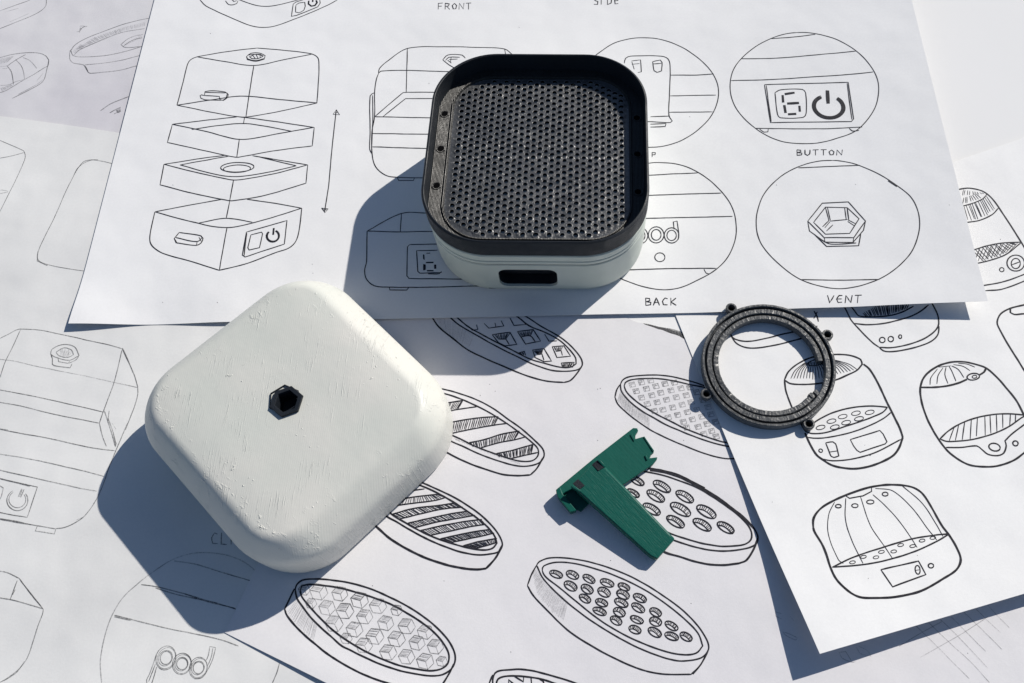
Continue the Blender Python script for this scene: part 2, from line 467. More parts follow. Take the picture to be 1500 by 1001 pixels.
# ---- top sheet -------------------------------------------------------------
V1 = (200, 0, 3.7075); V2 = (200, 200, 3.7075)
d = Draw(S1, 'ink_drawing', 'ink', V1, 1.6, 'cut off box drawing at the back edge')
d.st('345,0 375,32 430,60 520,100 620,140 690,150 760,140 850,108 950,68 1040,28 1090,0;560,0 640,28 705,36 770,27 850,8 880,0;483,5 500,25 525,27 545,20 552,5;515,-5 530,10 545,5;/852,22 842,90 870,85 985,38 998,18 996,0;852,22 865,12 905,0;866,28 864,66 882,70 910,55 917,35 914,13 880,18 866,28')
d.st('936,5 934,22 950,34 970,30 981,15 976,3', 3.2).st('958,-4 957,12', 2.6)
d.st('345,0 330,-60 340,-130;1090,0 1130,-60 1130,-130;560,0 460,-40;880,0 1000,-50').done()
d = Draw(S1, 'ink_drawing', 'ink', V1, 1.6, 'exploded view of a box in four layers')
d.st('655,262 500,280 330,310 295,325 278,350 250,460 220,572;655,262 780,272 900,285 955,295 985,315 991,350 988,450 980,560;330,310 480,335 637,357 800,325 955,295;637,357 615,500 595,635;220,572 400,545 570,523 780,542 982,560;220,572 380,605 550,635 600,636 780,605 982,560')
d.st('598,308 622,291 670,290 699,303 695,318 650,330 603,320 598,308;606,300 650,296 690,305;615,312 640,297 675,298 686,308 660,319 625,318 612,307;630,300 645,318;650,298 660,316;671,300 672,312;598,308 603,325 650,334 696,322')
d.st('370,518 372,498 400,494 480,500 494,508 486,535 470,545 455,543 450,525;345,520 352,516 372,520;372,520 410,522 452,525;345,520 350,535 370,543 460,546;485,503 499,514 496,530 470,548;376,496 374,502 484,506')
d.st('195,676 370,655 545,636;560,636 600,640 780,665 962,693;195,676 370,713 500,748 555,758 620,755 780,725 965,693;/195,676 168,775;168,775 350,815 540,855 580,850 750,820 955,793;/965,693 955,793;558,760 545,855;300,705 450,682 585,672 720,690 845,715;587,640 582,672')
d.view(*V2).st('150,152 350,120 480,103;630,105 780,130 930,155;150,152 300,190 480,230 530,237 590,232 760,200 930,155;/150,152 128,263;128,263 300,308 480,345 520,350 700,320 920,255;/930,155 920,255;237,155 420,122 500,108;237,155 400,200 480,215 560,218 700,198 868,160;868,160 780,140 660,110;527,237 507,350')
d.el(548, 168, 90, 26, -2).el(546, 176, 74, 20, -2)
d.st('100,410 280,375 465,342;600,342 760,365 898,390;100,410 200,438 340,473 420,490 500,495 580,483 740,440 898,390;100,410 75,530 75,575 95,605 150,637 300,680 450,728;450,728 600,690 760,630 830,605 865,570 885,500 898,390;492,495 472,600 450,728;507,350 488,445;340,470 488,445 630,467')
d.st('232,522 350,540 362,555 352,578 325,592 215,578 205,555 232,522;215,550 330,572 358,550;330,572 326,592;210,560 222,582;340,548 352,570;/597,520 818,457 803,585 590,655 575,645 597,520;/622,535 680,520 685,530 668,605 612,618 605,605 622,535;600,525 590,600 585,648')
d.el(741, 541, 33, 31, -10, -55, 238, w=3.4).st('746,498 743,535', 3.2)
d.view(*V1).st('1085,600 1070,730 1055,880 1045,1000 1033,1080 1022,1152;/1068,622 1085,598 1103,625 1068,622;1078,614 1092,612').view(*V2).st('/1005,390 1040,395 1024,414 1005,390;1014,398 1032,400').done()
Z4 = (520, 40, 3.125); Z5 = (500, 230, 3.125)
d = Draw(S1, 'ink_drawing', 'ink', Z4, 1.6, 'box outline behind the tray')
d.st('108,212 112,190 150,155 240,98 400,90 560,93 685,100 720,125;/240,98 235,298;108,212 118,202 240,198 395,203 600,205;108,212 98,240 90,300 90,410 78,480 78,575 90,630 120,665 165,685 300,690 600,690;90,300 70,315 70,480 68,560 80,582;80,312 82,420 76,560;/90,410 220,300 240,298 360,298 500,298;/128,410 232,327 350,327 480,327;90,410 330,415 600,415;80,487 320,490 600,490;80,548 312,555 600,556;402,150 425,128 490,128 505,142;402,150 430,172 460,190;415,152 430,138 480,138;425,152 442,165;432,148 470,146;440,140 438,160;/195,690 200,702 268,702 272,690;685,100 690,125').done()
d = Draw(S1, 'ink_drawing', 'ink', Z5, 1.6, 'box base drawing inside the tray shadow')
d.st('118,340 275,260 400,258 600,258;/275,262 270,343;118,340 250,344 390,342 600,344;118,340 115,480 107,520 115,560 150,590 220,597 420,597 600,592 800,590;/220,597 222,610 300,610 310,597;/312,402 303,412 300,545 310,557 500,560 700,560;312,402 420,400 600,400;/440,428 345,430 350,525 360,533 460,530;670,597 680,601 740,598')
d.view(540, 290, 7.15).st('575,595 576,645;580,600 582,650;605,581 645,580', 2.2).st('600,678 680,678;580,695 580,760;590,700 590,755;610,765 680,765;700,700 700,745;693,700 695,742', 2.6).st('765,770 740,795 620,797').done()
Z6 = (860, 0, 3.125)
d = Draw(S1, 'ink_drawing', 'ink', Z6, 1.65, 'clip detail in a circle, half under the tray')
d.st('0,290 45,250 120,200 200,178 270,174 340,182 430,215 510,268 570,330 598,390 600,450 575,520 520,585 440,640 360,668 290,675 180,670 60,630 0,570;170,290 176,268 200,258 340,258 370,270 380,300 377,440 375,530 390,555 380,562 290,558 150,556;290,535 375,533;/290,570 360,566;/362,566 358,580 290,583;/203,280 245,275 248,330 232,333;205,295 240,292;205,284 216,318;300,283 335,276 343,287 341,325 320,332 307,325 300,283;302,294 340,291;/380,345 500,345 580,340;380,440 590,436;/375,515 575,513').done()
d = Draw(S1, 'ink_drawing', 'ink', Z6, 1.65, 'button detail in a circle')
d.st('960,150 900,158 840,178 770,215 710,265 670,320 655,385 662,450 695,515 760,580 830,625 900,650 980,658 1060,655 1150,632 1230,600 1290,540 1325,475 1335,400 1320,340 1280,280 1220,225 1150,185 1080,162 1010,150 960,150;840,178 950,170 1045,158;705,270 850,268 1050,252 1230,235;660,370 850,365 1050,352 1220,340 1310,330;/812,388 1195,378 1220,545 1210,557 840,562 812,388;820,392 843,558;1190,382 1212,548;860,425 885,412 985,410 1000,425 1003,520 990,538 885,540 872,525 860,425')
d.st('895,436 898,470;905,432 950,425;916,475 970,472;903,482 909,518;972,485 974,512;920,524 957,522', 4.6)
d.el(1106, 490, 68, 50, 8, -62, 235, w=3.2).el(1106, 490, 62, 45, 8, -60, 232, w=2.6).el(1106, 490, 75, 56, 8, -62, 235, w=2.0)
d.st('1100,415 1104,475', 6.0).st('770,588 900,590 1100,590 1260,582;790,592 810,606 828,605 830,592;1200,588 1215,600 1245,598').done()
Z7 = (860, 200, 2.7778)
d = Draw(S1, 'ink_drawing', 'ink', Z7, 1.65, 'back detail in a circle with a lettered logo')
d.st('80,150 160,125 262,108 300,107 360,112 430,135 500,180 560,240 595,300 607,370 600,430 570,495 520,545 440,590 370,618 300,624 230,612 170,592 130,575 80,540;150,165 262,158 350,153 450,149;150,243 262,240 400,235 545,231;150,336 245,334 400,330 592,326;120,543 165,543 350,538 525,537;475,540 485,557 500,560')
d.el(216, 404, 31, 33).el(216, 404, 20, 22).el(281, 401, 32, 33).el(281, 401, 20, 22).el(344, 403, 30, 31).el(344, 403, 19, 21).el(151, 406, 31, 33).el(151, 406, 20, 22)
d.st('/354,378 351,348 366,345 373,395 371,420;120,405 122,470;132,430 134,470').el(296, 492, 21, 18).done()
d = Draw(S1, 'ink_drawing', 'ink', Z7, 1.65, 'hexagonal vent detail in a circle')
d.st('1000,98 930,103 850,128 780,170 720,235 692,310 690,380 710,440 770,510 860,578 950,610 1030,620 1110,608 1190,580 1260,535 1320,470 1350,390 1350,320 1320,250 1260,200 1190,155 1110,120 1060,105 1000,98;860,128 980,123 1110,118;870,583 1030,585 1190,582')
d.st('1225,180 1262,204', 2.6)
d.st('/898,345 957,272 1063,267 1133,345 1085,412 965,412 898,345;/922,350 970,288 1058,290 1107,335 1068,395 970,398 922,350;/898,345 905,385 968,430 1082,432 1125,382 1133,345;965,412 968,430;1085,412 1082,432;/925,400 975,448 1105,445 1114,395;948,418 990,438 1095,434;970,288 985,345;978,288 990,342;1048,292 1055,340;1058,290 1065,340;990,345 1060,338;988,347 968,372;985,342 958,368;1062,340 1092,355;1060,346 1088,364;975,385 1000,360').done()
for wd, vw, bx, sl in (('SIDe', Z6, (30, -12, 152, 22), 0), ('BUTTON', Z6, (958, 686, 1178, 712), 0), ('P', Z6, (296, 698, 320, 719), 0), ('FRONT', (400, 0, 4.6875), (1130, 22, 1372, 66), 0),
                       ('BACK', Z7, (236, 657, 372, 688), 0), ('VENT', Z7, (976, 646, 1124, 678), .1)):
    Draw(S1, 'handwriting', 'ink', vw, 1.9).text(wd, *bx, slant=sl).done()
d = Draw(S1, 'pen_speck', 'ink', (0, 0, 1), 1.4)
for x, y in [(308, 49), (238, 443), (458, 400), (457, 387), (1137, 271), (1253, 270), (628, 122), (760, 40), (318, 443), (253, 271), (1010, 171), (1390, 300)]: d.st('%f,%f %f,%f' % (x, y, x+.9, y+.8), .9)
d.done()

# ---- far left sheet (pencil) -------------------------------------------------
Z = (0, 0, 5.5625)
d = Draw(S2, 'pencil_drawing', 'pencil', Z, 1.25, 'rounded box corners in pencil')
d.st('-40,108 0,90 110,50 235,5 300,-30;-40,250 0,235 100,195 260,130 340,85 375,45 378,0 378,-60;-60,480 0,470 100,445 240,430 330,437 380,462 398,490 392,540 370,550 290,600 200,650 100,710 40,745 -40,765;398,490 385,560 360,650 320,690 200,755 100,803;55,535 90,580 105,640 110,690;128,487 175,540 195,600 200,645;60,540 130,490 210,445')
d.done()
d = Draw(S2, 'pencil_drawing', 'pencil_faint', Z, 1.2, 'faint pencil shading')
d.st('50,540 0,545;60,560 20,560;40,100 150,70;80,180 240,110;190,470 250,500 300,560;300,660 350,600;0,700 80,690 120,670 200,650;150,770 300,690 350,650').hatch('0,480 120,455', '-20,530 60,510', 16).hatch('0,720 90,690', '20,750 110,700', 14)
d.hatch('620,400 760,310 1000,225 1185,180', '660,400 780,345 1010,255 1180,215', 60, w=.9).hatch('590,420 660,360', '610,440 690,380', 10)
d.hatch('1010,360 1150,285', '1030,370 1160,308', 14).done()
d = Draw(S2, 'pencil_drawing', 'pencil', Z, 1.3, 'shallow round dish in pencil')
d.st('580,415 600,380 660,335 760,290 880,245 1020,195 1190,155 1300,140;580,415 588,445 620,462 700,465 850,455 1000,425 1140,385 1260,340;605,450 640,415 720,375 850,320 1000,265 1180,235;568,440 575,410 590,402;568,440 572,490 600,515 680,530 705,555 720,590 735,598 850,590 1000,570 1090,545 1200,520;690,530 850,515 1000,490 1115,460 1240,430;985,365 1040,320 1100,295 1165,283;985,365 1010,385 1070,388 1140,380;1010,375 1060,340 1110,320 1160,310;575,415 595,455;690,540 715,585')
d.st('650,215 695,213 655,240 690,215;640,262 665,240 655,225 650,268;625,262 648,255;690,222 712,215', 1.0)
d.st('820,903 900,850 1000,808 1100,770;895,922 940,895 985,875;930,930 980,905', 1.8).hatch('940,900 985,880', '960,925 985,915', 6, w=1).done()

# ---- left sheet (pencil) -----------------------------------------------------
Z = (0, 200, 4.1667)
d = Draw(S3, 'pencil_drawing', 'pencil', Z, 1.1, 'corner of a box at the left edge')
d.st('-60,0 0,25 60,50 145,88;-60,150 0,133 70,120 145,100;145,88 155,115 150,145 100,260 60,340 10,440 -60,560').done()
d = Draw(S3, 'pencil_drawing', 'pencil', Z, 1.15, 'rounded lid outline')
d.st('760,190 655,158 600,148 560,145 510,165 470,200 455,230 400,340 340,480 270,620 235,700 228,740 245,765 300,785 400,805 485,818 600,830')
d.st('600,142 520,150 480,190 452,235;350,455 330,500;232,700 228,760 290,790').done()
Za = (0, 430, 5); Zb = (0, 620, 5)
d = Draw(S3, 'pencil_drawing', 'pencil', Za, 1.3, 'box with hexagonal vent and power button')
d.st('-60,365 0,330 60,300 130,265 180,262 300,270 420,295 540,320 670,350 800,378 895,405;895,405 950,520 985,600 1010,688;898,400 935,480 975,580;150,268 90,400 40,500 0,620;895,415 840,640 760,860 730,950;-60,700 0,708 150,735 300,765 500,810 640,842 755,868;-60,790 0,798 150,825 300,862 450,897 600,925 725,950;1010,688 1010,740 985,830 950,920 920,1000')
d.st('380,410 460,375 545,390 580,455 510,490 400,465 372,445 380,410;412,430 470,398 525,415 540,450 500,470 430,455 412,430;375,450 385,480 385,520 400,530 515,545 530,515;/425,470 430,500 500,512 515,490;580,455 560,485 505,512;375,455 382,470')
d.view(*Zb).st('730,0 750,90 780,170;/800,-90 790,0;765,-90 820,80 845,175;790,-40 830,70 850,170;935,0 880,130 855,190 800,320 760,440 700,570 620,680 540,735 470,765 410,773;-60,32 0,45 150,75 350,110 550,155 700,185 840,203;-60,218 0,228 150,250 350,290 500,325 650,360 760,390;-60,332 0,345 200,390 400,435 600,480 710,498;/-60,392 0,405 100,430 275,468 200,690 100,675 0,655 -60,650;-60,690 0,700 120,720 240,745 410,775;/275,755 260,790 400,812 410,778;-60,445 0,460 25,475 10,540 0,560')
d.st('0,408 110,434 220,462;0,705 130,728 230,745', 1.5).el(128, 565, 77, 76, 10, -50, 235, w=1.3).el(128, 560, 62, 60, 10, -48, 232, w=1.1).st('160,480 135,540;178,485 152,545;165,485 145,540', 1.4).done()
d = Draw(S3, 'pencil_drawing', 'pencil_faint', Za, 1.2, 'faint construction lines')
d.st('-60,475 0,483 100,495 250,530 420,565 600,600 820,648 1010,690;-60,985 0,992 60,1000;480,410 470,460;505,405 500,462').hatch('440,400 530,430', '440,450 500,470', 10)
d.view(0, 200, 4.1667).st('0,330 15,328 50,335;0,350 50,340').view(*Zb).st('820,0 850,45;560,710 610,690;840,120 860,160').done()
Zc = (0, 780, 3.3333)
d = Draw(S3, 'pencil_drawing', 'pencil', Zc, 1.2, 'box corner at the front left')
d.st('-60,185 0,190 40,198 95,225;95,225 150,300 212,375;212,375 208,400 185,460 160,540 130,620 90,670 40,710 0,733;85,235 50,330;-60,305 0,320 60,330 150,355 210,373;100,235 160,310 200,362;120,630 80,685 20,725;75,280 62,305').done()
d = Draw(S3, 'pencil_drawing', 'pencil_faint', Zc, 1.4, 'pencil circle, half inside the lid shadow')
d.st('1255,195 1200,150 1120,115 1020,100 930,105 840,135 760,185 680,245 600,320 550,400 520,480 500,560 490,640 497,737').done()
d = Draw(S3, 'pencil_drawing', 'pencil', Zc, 1.3, 'stripes and lettered logo in pencil')
d.st('850,140 950,155 1050,185 1150,215 1235,240;690,255 760,265 900,300 1000,330 1080,352 1160,378;760,272 850,300 960,325 1060,345;560,405 700,440 830,472 950,495 1080,525 1165,555;560,412 640,430;900,300 1000,335 1150,372;1365,640 1350,690 1330,737 1310,790')
d.view(200, 930, 9.375)
for cx, cy, rx, ry in [(405, 318, 135, 168), (625, 400, 128, 148), (850, 455, 122, 150)]:
    d.el(cx, cy, rx, ry, 18, w=1.0).el(cx+6, cy+3, rx*.88, ry*.9, 25, w=.7).el(cx+2, cy, rx*.58, ry*.55, 15, w=1.1).el(cx-4, cy+2, rx*.68, ry*.66, 30, w=.8)
d.st('275,260 240,380 180,540 140,620 150,690;280,440 245,560 205,690;262,400 215,520 170,640;235,470 205,540;/1010,160 1090,175;1010,160 990,280 960,350;1090,175 1050,330 980,480 900,590 800,605;1050,185 1030,300 985,420', 1.15).done()
d = Draw(S3, 'handwriting', 'pencil', Zc, 1.4)
d.text('CLIP', 1030, 2, 1215, 60).done()

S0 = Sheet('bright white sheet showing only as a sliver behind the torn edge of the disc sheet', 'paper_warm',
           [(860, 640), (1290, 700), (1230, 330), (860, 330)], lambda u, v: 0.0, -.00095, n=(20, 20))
d = Draw(S0, 'grey_hatching', 'pencil', (0, 0, 1), 1.5)  # grey hatched strokes forming a ragged dark band along the torn edge
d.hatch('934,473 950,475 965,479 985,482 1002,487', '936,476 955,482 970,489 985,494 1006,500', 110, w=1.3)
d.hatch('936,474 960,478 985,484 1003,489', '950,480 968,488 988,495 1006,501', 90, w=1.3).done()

# ---- disc sheet (ink) --------------------------------------------------------
Z = (600, 440, 5)
d = Draw(S4, 'ink_drawing', 'ink', Z, 2.1, 'disc with square windows, half in shadow')
d.st('780,80 870,130 960,190 1060,245 1130,290 1200,355 1255,425 1265,475 1240,505 1160,520 1050,515 920,475 780,410 620,330 480,250 360,180 280,110;700,60 800,130 880,190 1000,240 1100,295 1170,360 1215,420 1220,465 1180,490 1110,492 1000,465 880,430 760,370 620,300 480,225 410,180 340,120')
d.st('150,100 180,150 205,185 240,220 330,290 420,360 560,430 700,490 850,550 1000,592 1130,602;1130,602 1175,590 1220,545 1265,480', 2.3)
d.st('/605,252 735,235 785,325 700,335 650,310 605,252;650,285 705,285 730,325;705,285 735,240;/790,230 905,215 960,300 850,322 790,230;820,268 885,262 920,305;885,262 905,218;/430,190 460,220 500,215 490,180;/545,170 580,205 690,190 670,150;625,165 632,195;/735,130 765,185 850,180 820,140;/900,365 985,355 1040,445 985,450 920,420 900,365;935,400 970,395 985,440;/1045,340 1130,335 1180,410 1080,420 1045,340;1070,375 1110,370 1120,405;/990,250 1020,300 1080,298;/1110,460 1205,455 1195,490 1120,490 1110,460;/800,385 840,375 850,405', 1.7)
d.hatch('615,255 730,240', '645,285 705,285', 9, w=1.2).hatch('800,235 900,220', '825,265 880,262', 9, w=1.2).hatch('905,370 980,362', '935,398 968,394', 8, w=1.3).hatch('1050,345 1125,340', '1072,373 1108,370', 7, w=1.2).hatch('1120,465 1200,460', '1115,490 1180,490', 9, w=1.3).hatch('800,388 835,380', '815,402 845,402', 4, w=1.2)
d.view(600, 440, 5).done()
d = Draw(S4, 'grey_hatching', 'pencil_faint', Z, 1.0, 'pencil hatching on the disc edges')
d.hatch('190,110 300,150 480,250', '230,210 330,290 440,350', 34)
d.view(780, 810, 10.714).hatch('70,230 200,440 420,640 560,760', '0,330 60,640 330,960 480,1080', 60)
d.view(400, 840, 5.357).hatch('190,190 260,280 350,400', '110,310 200,430 320,545', 26).view(900, 545, 8.333).hatch('85,200 200,370 430,560', '30,360 130,480 430,700', 52)
d.view(540, 540, 5).hatch('620,505 900,620 1100,690', '640,525 920,640 1120,705', 30, w=.8)
d.done()
Z = (540, 540, 5)
d = Draw(S4, 'ink_drawing', 'ink', Z, 2.1, 'disc with four wide diagonal stripes')
d.st('400,125 540,150 640,175 780,225 900,285 1020,370 1130,450 1220,530 1275,590 1285,640 1250,690 1170,715 1080,712 960,680 820,630 700,575 600,530 480,450;400,150 540,180 640,210 760,260 880,320 1000,395 1100,465 1190,535 1240,590 1240,640 1200,675 1120,680 1030,660 900,615 780,570 680,520 605,485 500,410')
d.st('440,530 565,610 650,655 760,705 880,745 980,775 1080,785 1185,780;1185,780 1230,735 1280,650', 2.3)
d.st('540,258 690,235;560,322 640,303 795,280;/690,235 650,303;560,402 780,365 950,352;570,485 700,455 920,415 1020,402;/950,352 920,413;730,545 850,520 980,480 1105,458;820,582 950,545 1080,520 1155,500;/1105,458 1070,517;930,625 1050,600 1210,555;1040,660 1150,635 1240,615;/1205,557 1190,622', 1.9)
d.hatch('560,255 690,236', '540,318 645,303', 9, w=1.3).hatch('575,400 780,365 945,353', '560,482 700,455 915,415', 24, w=1.4).hatch('740,543 850,520 980,480 1100,460', '760,575 830,578 950,545 1065,520', 24, w=1.4).hatch('935,623 1050,600 1205,557', '960,650 1040,658 1185,625', 20, w=1.4).done()
Z = (540, 680, 5)
d = Draw(S4, 'ink_drawing', 'ink', Z, 2.1, 'disc with narrow diagonal stripes')
d.st('240,90 375,130 480,175 600,230 720,300 830,380 910,460 960,530 980,590 955,640 880,660 800,665 680,645 560,605 420,545 300,480 200,420 135,385 60,320;240,110 360,150 480,200 600,265 700,330 800,400 880,470 925,530 940,580 910,615 850,630 760,620 640,590 500,545 380,490 270,430 180,375 110,310', 2.3)
d.st('0,400 65,465 150,540 260,610 400,680 560,735 700,765 800,772 860,765;860,765 890,735 935,680 980,595', 2.9)
st = [('290,200 410,182', None), ('240,255 380,235 505,222', '200,305 340,285 480,268 565,245'), ('165,370 330,325 500,305 640,285', '230,402 380,365 540,330 690,315'), ('280,435 430,400 600,365 730,345', '340,465 500,425 640,400 780,375'), ('370,490 520,455 680,425 830,405', '440,525 600,490 740,460 860,440'), ('520,550 650,520 780,495 890,478', '590,578 720,550 840,525 920,505'), ('690,600 800,570 940,545', '780,620 860,598 935,575')]
for a, b in st:
    d.st(a, 1.9)
    if b: d.st(b, 1.9).hatch(a, b, 28 if len(a.split()) == 4 else 20, w=1.05)
d.done()
Z = (400, 840, 5.357)
d = Draw(S4, 'ink_drawing', 'ink', Z, 2.2, 'outline of the honeycomb disc')
d.st('175,130 185,90 230,55 320,45 450,52 600,75 760,120 900,180 1040,250 1180,340 1290,430 1370,520 1420,610 1430,680 1400,750 1330,795 1240,805 1120,790 980,760 820,705 680,640 600,600 540,570 460,500 380,430 300,350 230,260 190,200 175,130;215,130 225,100 270,88 360,92 500,110 640,145 800,195 940,250 1080,330 1200,410 1290,490 1350,570 1380,640 1370,710 1320,750 1240,765 1130,752 1000,725 860,675 740,620 640,565 540,500 440,420 350,330 270,240 225,180 215,130')
d.st('170,120 120,220 92,280;92,280 110,330 200,440 330,555 460,655 620,750 760,815 900,862 1100,915 1300,925;1425,700 1380,790 1325,880', 2.3).done()
d = Draw(S4, 'pencil_drawing', 'pencil', Z, 1.05, 'honeycomb cells in pencil')
for cx, cy in [(360, 145), (525, 160), (680, 210), (825, 255), (970, 290), (425, 270), (565, 295), (720, 340), (885, 390), (1050, 415), (1195, 460), (300, 235), (480, 395), (640, 440), (800, 495), (970, 515), (1130, 545), (1275, 575), (715, 565), (905, 620), (1050, 655), (1195, 690), (1325, 690), (575, 510), (245, 130)]:
    r = random.uniform(64, 73); a0 = random.uniform(.05, .25); part = cx in (300, 575, 245, 1325, 970) and cy in (235, 510, 130, 690, 290)
    if part: r *= .68
    P_ = [(cx+r*math.cos(a0+k*math.pi/3), cy+r*.95*math.sin(a0+k*math.pi/3)) for k in range(6)]
    f = lambda *i: '/'+' '.join('%.1f,%.1f' % (P_[k] if k < 6 else (cx+4, cy+3)) for k in i)
    d.st(f(0, 1, 2, 3, 4, 5, 0)).st(f(3, 6, 5)+';'+f(6, 1)).hatch('%f,%f %f,%f' % (*P_[3], *P_[4]), '%f,%f %f,%f' % (cx+2, cy+2, *P_[5]), 6, w=.6)
d.done()
Z = (900, 545, 8.333)
d = Draw(S4, 'ink_drawing', 'ink', Z, 2.1, 'outline of the fine square grid disc')
d.st('75,150 100,100 160,65 300,45 480,38 640,48 800,80 950,120 1100,170 1300,250;120,170 135,130 200,98 350,82 520,82 700,105 900,150 1110,195 1250,250;75,150 80,220 130,300 220,390 340,480 480,560 620,640 780,710 950,780 1150,850 1390,910 1600,940;120,170 140,230 200,300 300,385 420,460 560,540 700,610 860,690 1050,765 1250,835 1390,868 1600,900')
d.st('75,150 30,220 8,310;8,310 40,390 140,490 280,600 440,710 600,790 780,870 950,940 1110,1000 1330,1055 1500,1060', 2.0).done()
d = Draw(S4, 'pencil_drawing', 'pencil', Z, 1.0, 'small square holes in pencil')
for cx, cy in [(215, 155), (330, 130), (265, 235), (390, 205), (505, 175), (615, 145), (330, 315), (455, 285), (565, 255), (690, 225), (810, 200), (400, 390), (520, 370), (635, 340), (755, 310), (875, 285), (485, 475), (590, 460), (710, 435), (825, 400), (935, 370), (655, 555), (770, 525), (890, 490), (1005, 465), (840, 610), (950, 580), (1065, 545), (1175, 520), (1020, 670), (1130, 635), (1185, 720), (1090, 755), (1240, 790), (1000, 250), (1075, 345), (1140, 430), (440, 105), (920, 190), (730, 130), (880, 680), (1230, 610)]:
    q = random.uniform(-4, 4); A = [(-42, -22+q), (28, -34), (44, 22), (-22, 34)]
    A = ['%.1f,%.1f' % (cx+a, cy+b) for a, b in A]
    I = ['%.1f,%.1f' % (cx+a, cy+b) for a, b in [(-14, -2), (24, -10), (-6, 30)]]
    d.st('/'+' '.join(A+[A[0]]), 1.0).st('/'+I[2]+' '+I[0]+' '+I[1], 1.0).hatch(A[0]+' '+A[1], I[0]+' '+I[1], 4, w=.6).hatch(A[0]+' '+A[3], I[0]+' '+I[2], 3, w=.6)
d.done()
def hole(d, cx, cy, rx, ry, rot, w):
    d.el(cx, cy, rx, ry, rot, w=w, n=16)
    r = math.radians(rot); c, s_ = math.cos(r), math.sin(r)
    q = lambda x, y: (cx+x*rx*c-y*ry*s_, cy+x*rx*s_+y*ry*c)
    up = [q(-.85, -.3), q(-.3, -.85), q(.3, -.9), q(.95, -.1)]; lo = [q(-.8, .25), q(-.35, .05), q(.3, .1), q(.85, .45)]
    fm = lambda L: ' '.join('%.1f,%.1f' % p for p in L)
    d.st(fm([q(-.86, .5), q(-.4, .05), q(.25, .1), q(.86, .5)]), w*.8)
    d.hatch(fm(up), fm(lo), 9, w=w*.55)
Z = (920, 670, 5.89)
d = Draw(S4, 'ink_drawing', 'ink', Z, 2.2, 'disc with large round holes under the green clip')
d.st('40,90 180,100 300,115 430,150 560,215 660,275 780,350 900,440 1010,530 1090,620 1120,690 1110,740 1060,775 980,795 840,810 700,800 560,770 420,725 250,660 80,560;20,110 150,125 300,155 450,205 600,265 720,335 840,415 950,500 1030,580 1065,650 1060,710 1010,750 920,765 800,768 650,745 520,710 370,660 200,580')
d.st('190,104 300,122 430,160 560,222 660,275', 5.0).st('640,268 780,352 900,442 1010,532 1090,620', 3.2)
d.st('100,700 320,820 450,860 580,900 700,925 830,930 960,915;960,915 1020,890 1080,800 1120,700', 2.7)
for cx, cy, k in [(80, 205, 66), (293, 252, 84), (490, 340, 86), (240, 335, 86), (45, 310, 60), (677, 470, 94), (453, 450, 98), (205, 448, 84), (410, 556, 86), (640, 582, 88), (843, 607, 82)]:
    hole(d, cx, cy, k, k*.44, 30, 2.1)
d.done()
Z = (690, 780, 3.8462)
d = Draw(S4, 'ink_drawing', 'ink', Z, 1.9, 'disc with five rows of small round holes')
d.st('370,185 385,165 440,145 540,145 680,170 820,215 950,275 1080,355 1200,445 1280,530 1330,610 1338,660 1300,705 1200,725 1120,715 1040,690 920,640 800,575 680,500 560,410 460,320 400,250 370,185;402,215 410,190 470,170 560,172 700,205 850,260 980,325 1100,405 1210,495 1280,570 1305,640 1270,680 1200,690 1100,672 980,630 850,570 720,490 600,395 490,305 420,250 402,215')
d.st('370,185 340,240 318,300;318,300 350,355 430,440 550,555 680,640 800,705 950,770 1080,798 1240,800;1240,800 1290,750 1335,670;1250,800 1300,740', 1.9)
for i, (cx, cy) in enumerate([(480, 236), (572, 240), (665, 262), (767, 285), (862, 307), (562, 302), (655, 320), (750, 337), (857, 350), (952, 370), (643, 373), (737, 396), (847, 397), (942, 425), (1040, 450), (725, 445), (836, 450), (935, 492), (1040, 503), (1130, 527), (818, 497), (924, 548), (1036, 563), (1131, 585), (1212, 588)]):
    hole(d, cx, cy, 39+random.uniform(-4, 3), 22+random.uniform(-3, 3), 24+random.uniform(-4, 8), 1.7)
d.done()
Z = (700, 960, 7.5)
d = Draw(S4, 'ink_drawing', 'ink', Z, 2.1, 'disc cut off by the front edge of the photo')
d.st('165,330 165,260 190,195 240,170 350,160 470,155 600,170 720,200 850,235 980,275 1150,340 1300,420;205,400 205,308 225,260 280,235 380,228 520,235 640,250 760,280 860,315 1000,370;165,215 130,300 100,400;/340,330 340,270 420,340;/400,230 500,290 505,235;585,240 590,310;680,265 720,285 730,320').done()
Z = (1100, 880, 3.75)
d = Draw(S4, 'pencil_drawing', 'pencil_faint', Z, .9, 'pencil test loops and crossing lines')
d.st('170,72 135,62 135,85 170,102;215,88 235,110;175,170 190,190 245,218 255,205 215,185 180,172;485,285 500,315 560,340 575,335;485,285 520,280 550,330;580,255 600,290 660,305 640,275 590,250;1300,25 1360,90 1420,150;1230,40 1300,110 1370,175;1165,60 1260,150 1380,270;1100,90 1200,190 1290,280;1035,98 1150,210 1300,370;970,115 1100,240 1200,330 1310,450;900,133 1000,230 1100,330 1200,430;930,312 1040,250 1170,175 1300,90;815,250 930,180 1050,115').done()
d = Draw(S4, 'pen_speck', 'ink', (0, 0, 1), 1.4)
for x, y in [(1417, 957), (1001, 645), (875, 645), (703, 579), (725, 573), (717, 563), (650, 851), (894, 821), (545, 858), (748, 955), (879, 569), (875, 570), (1012, 884)]: d.st('%f,%f %f,%f' % (x, y, x+1, y+.6), 1.0)
d.done()

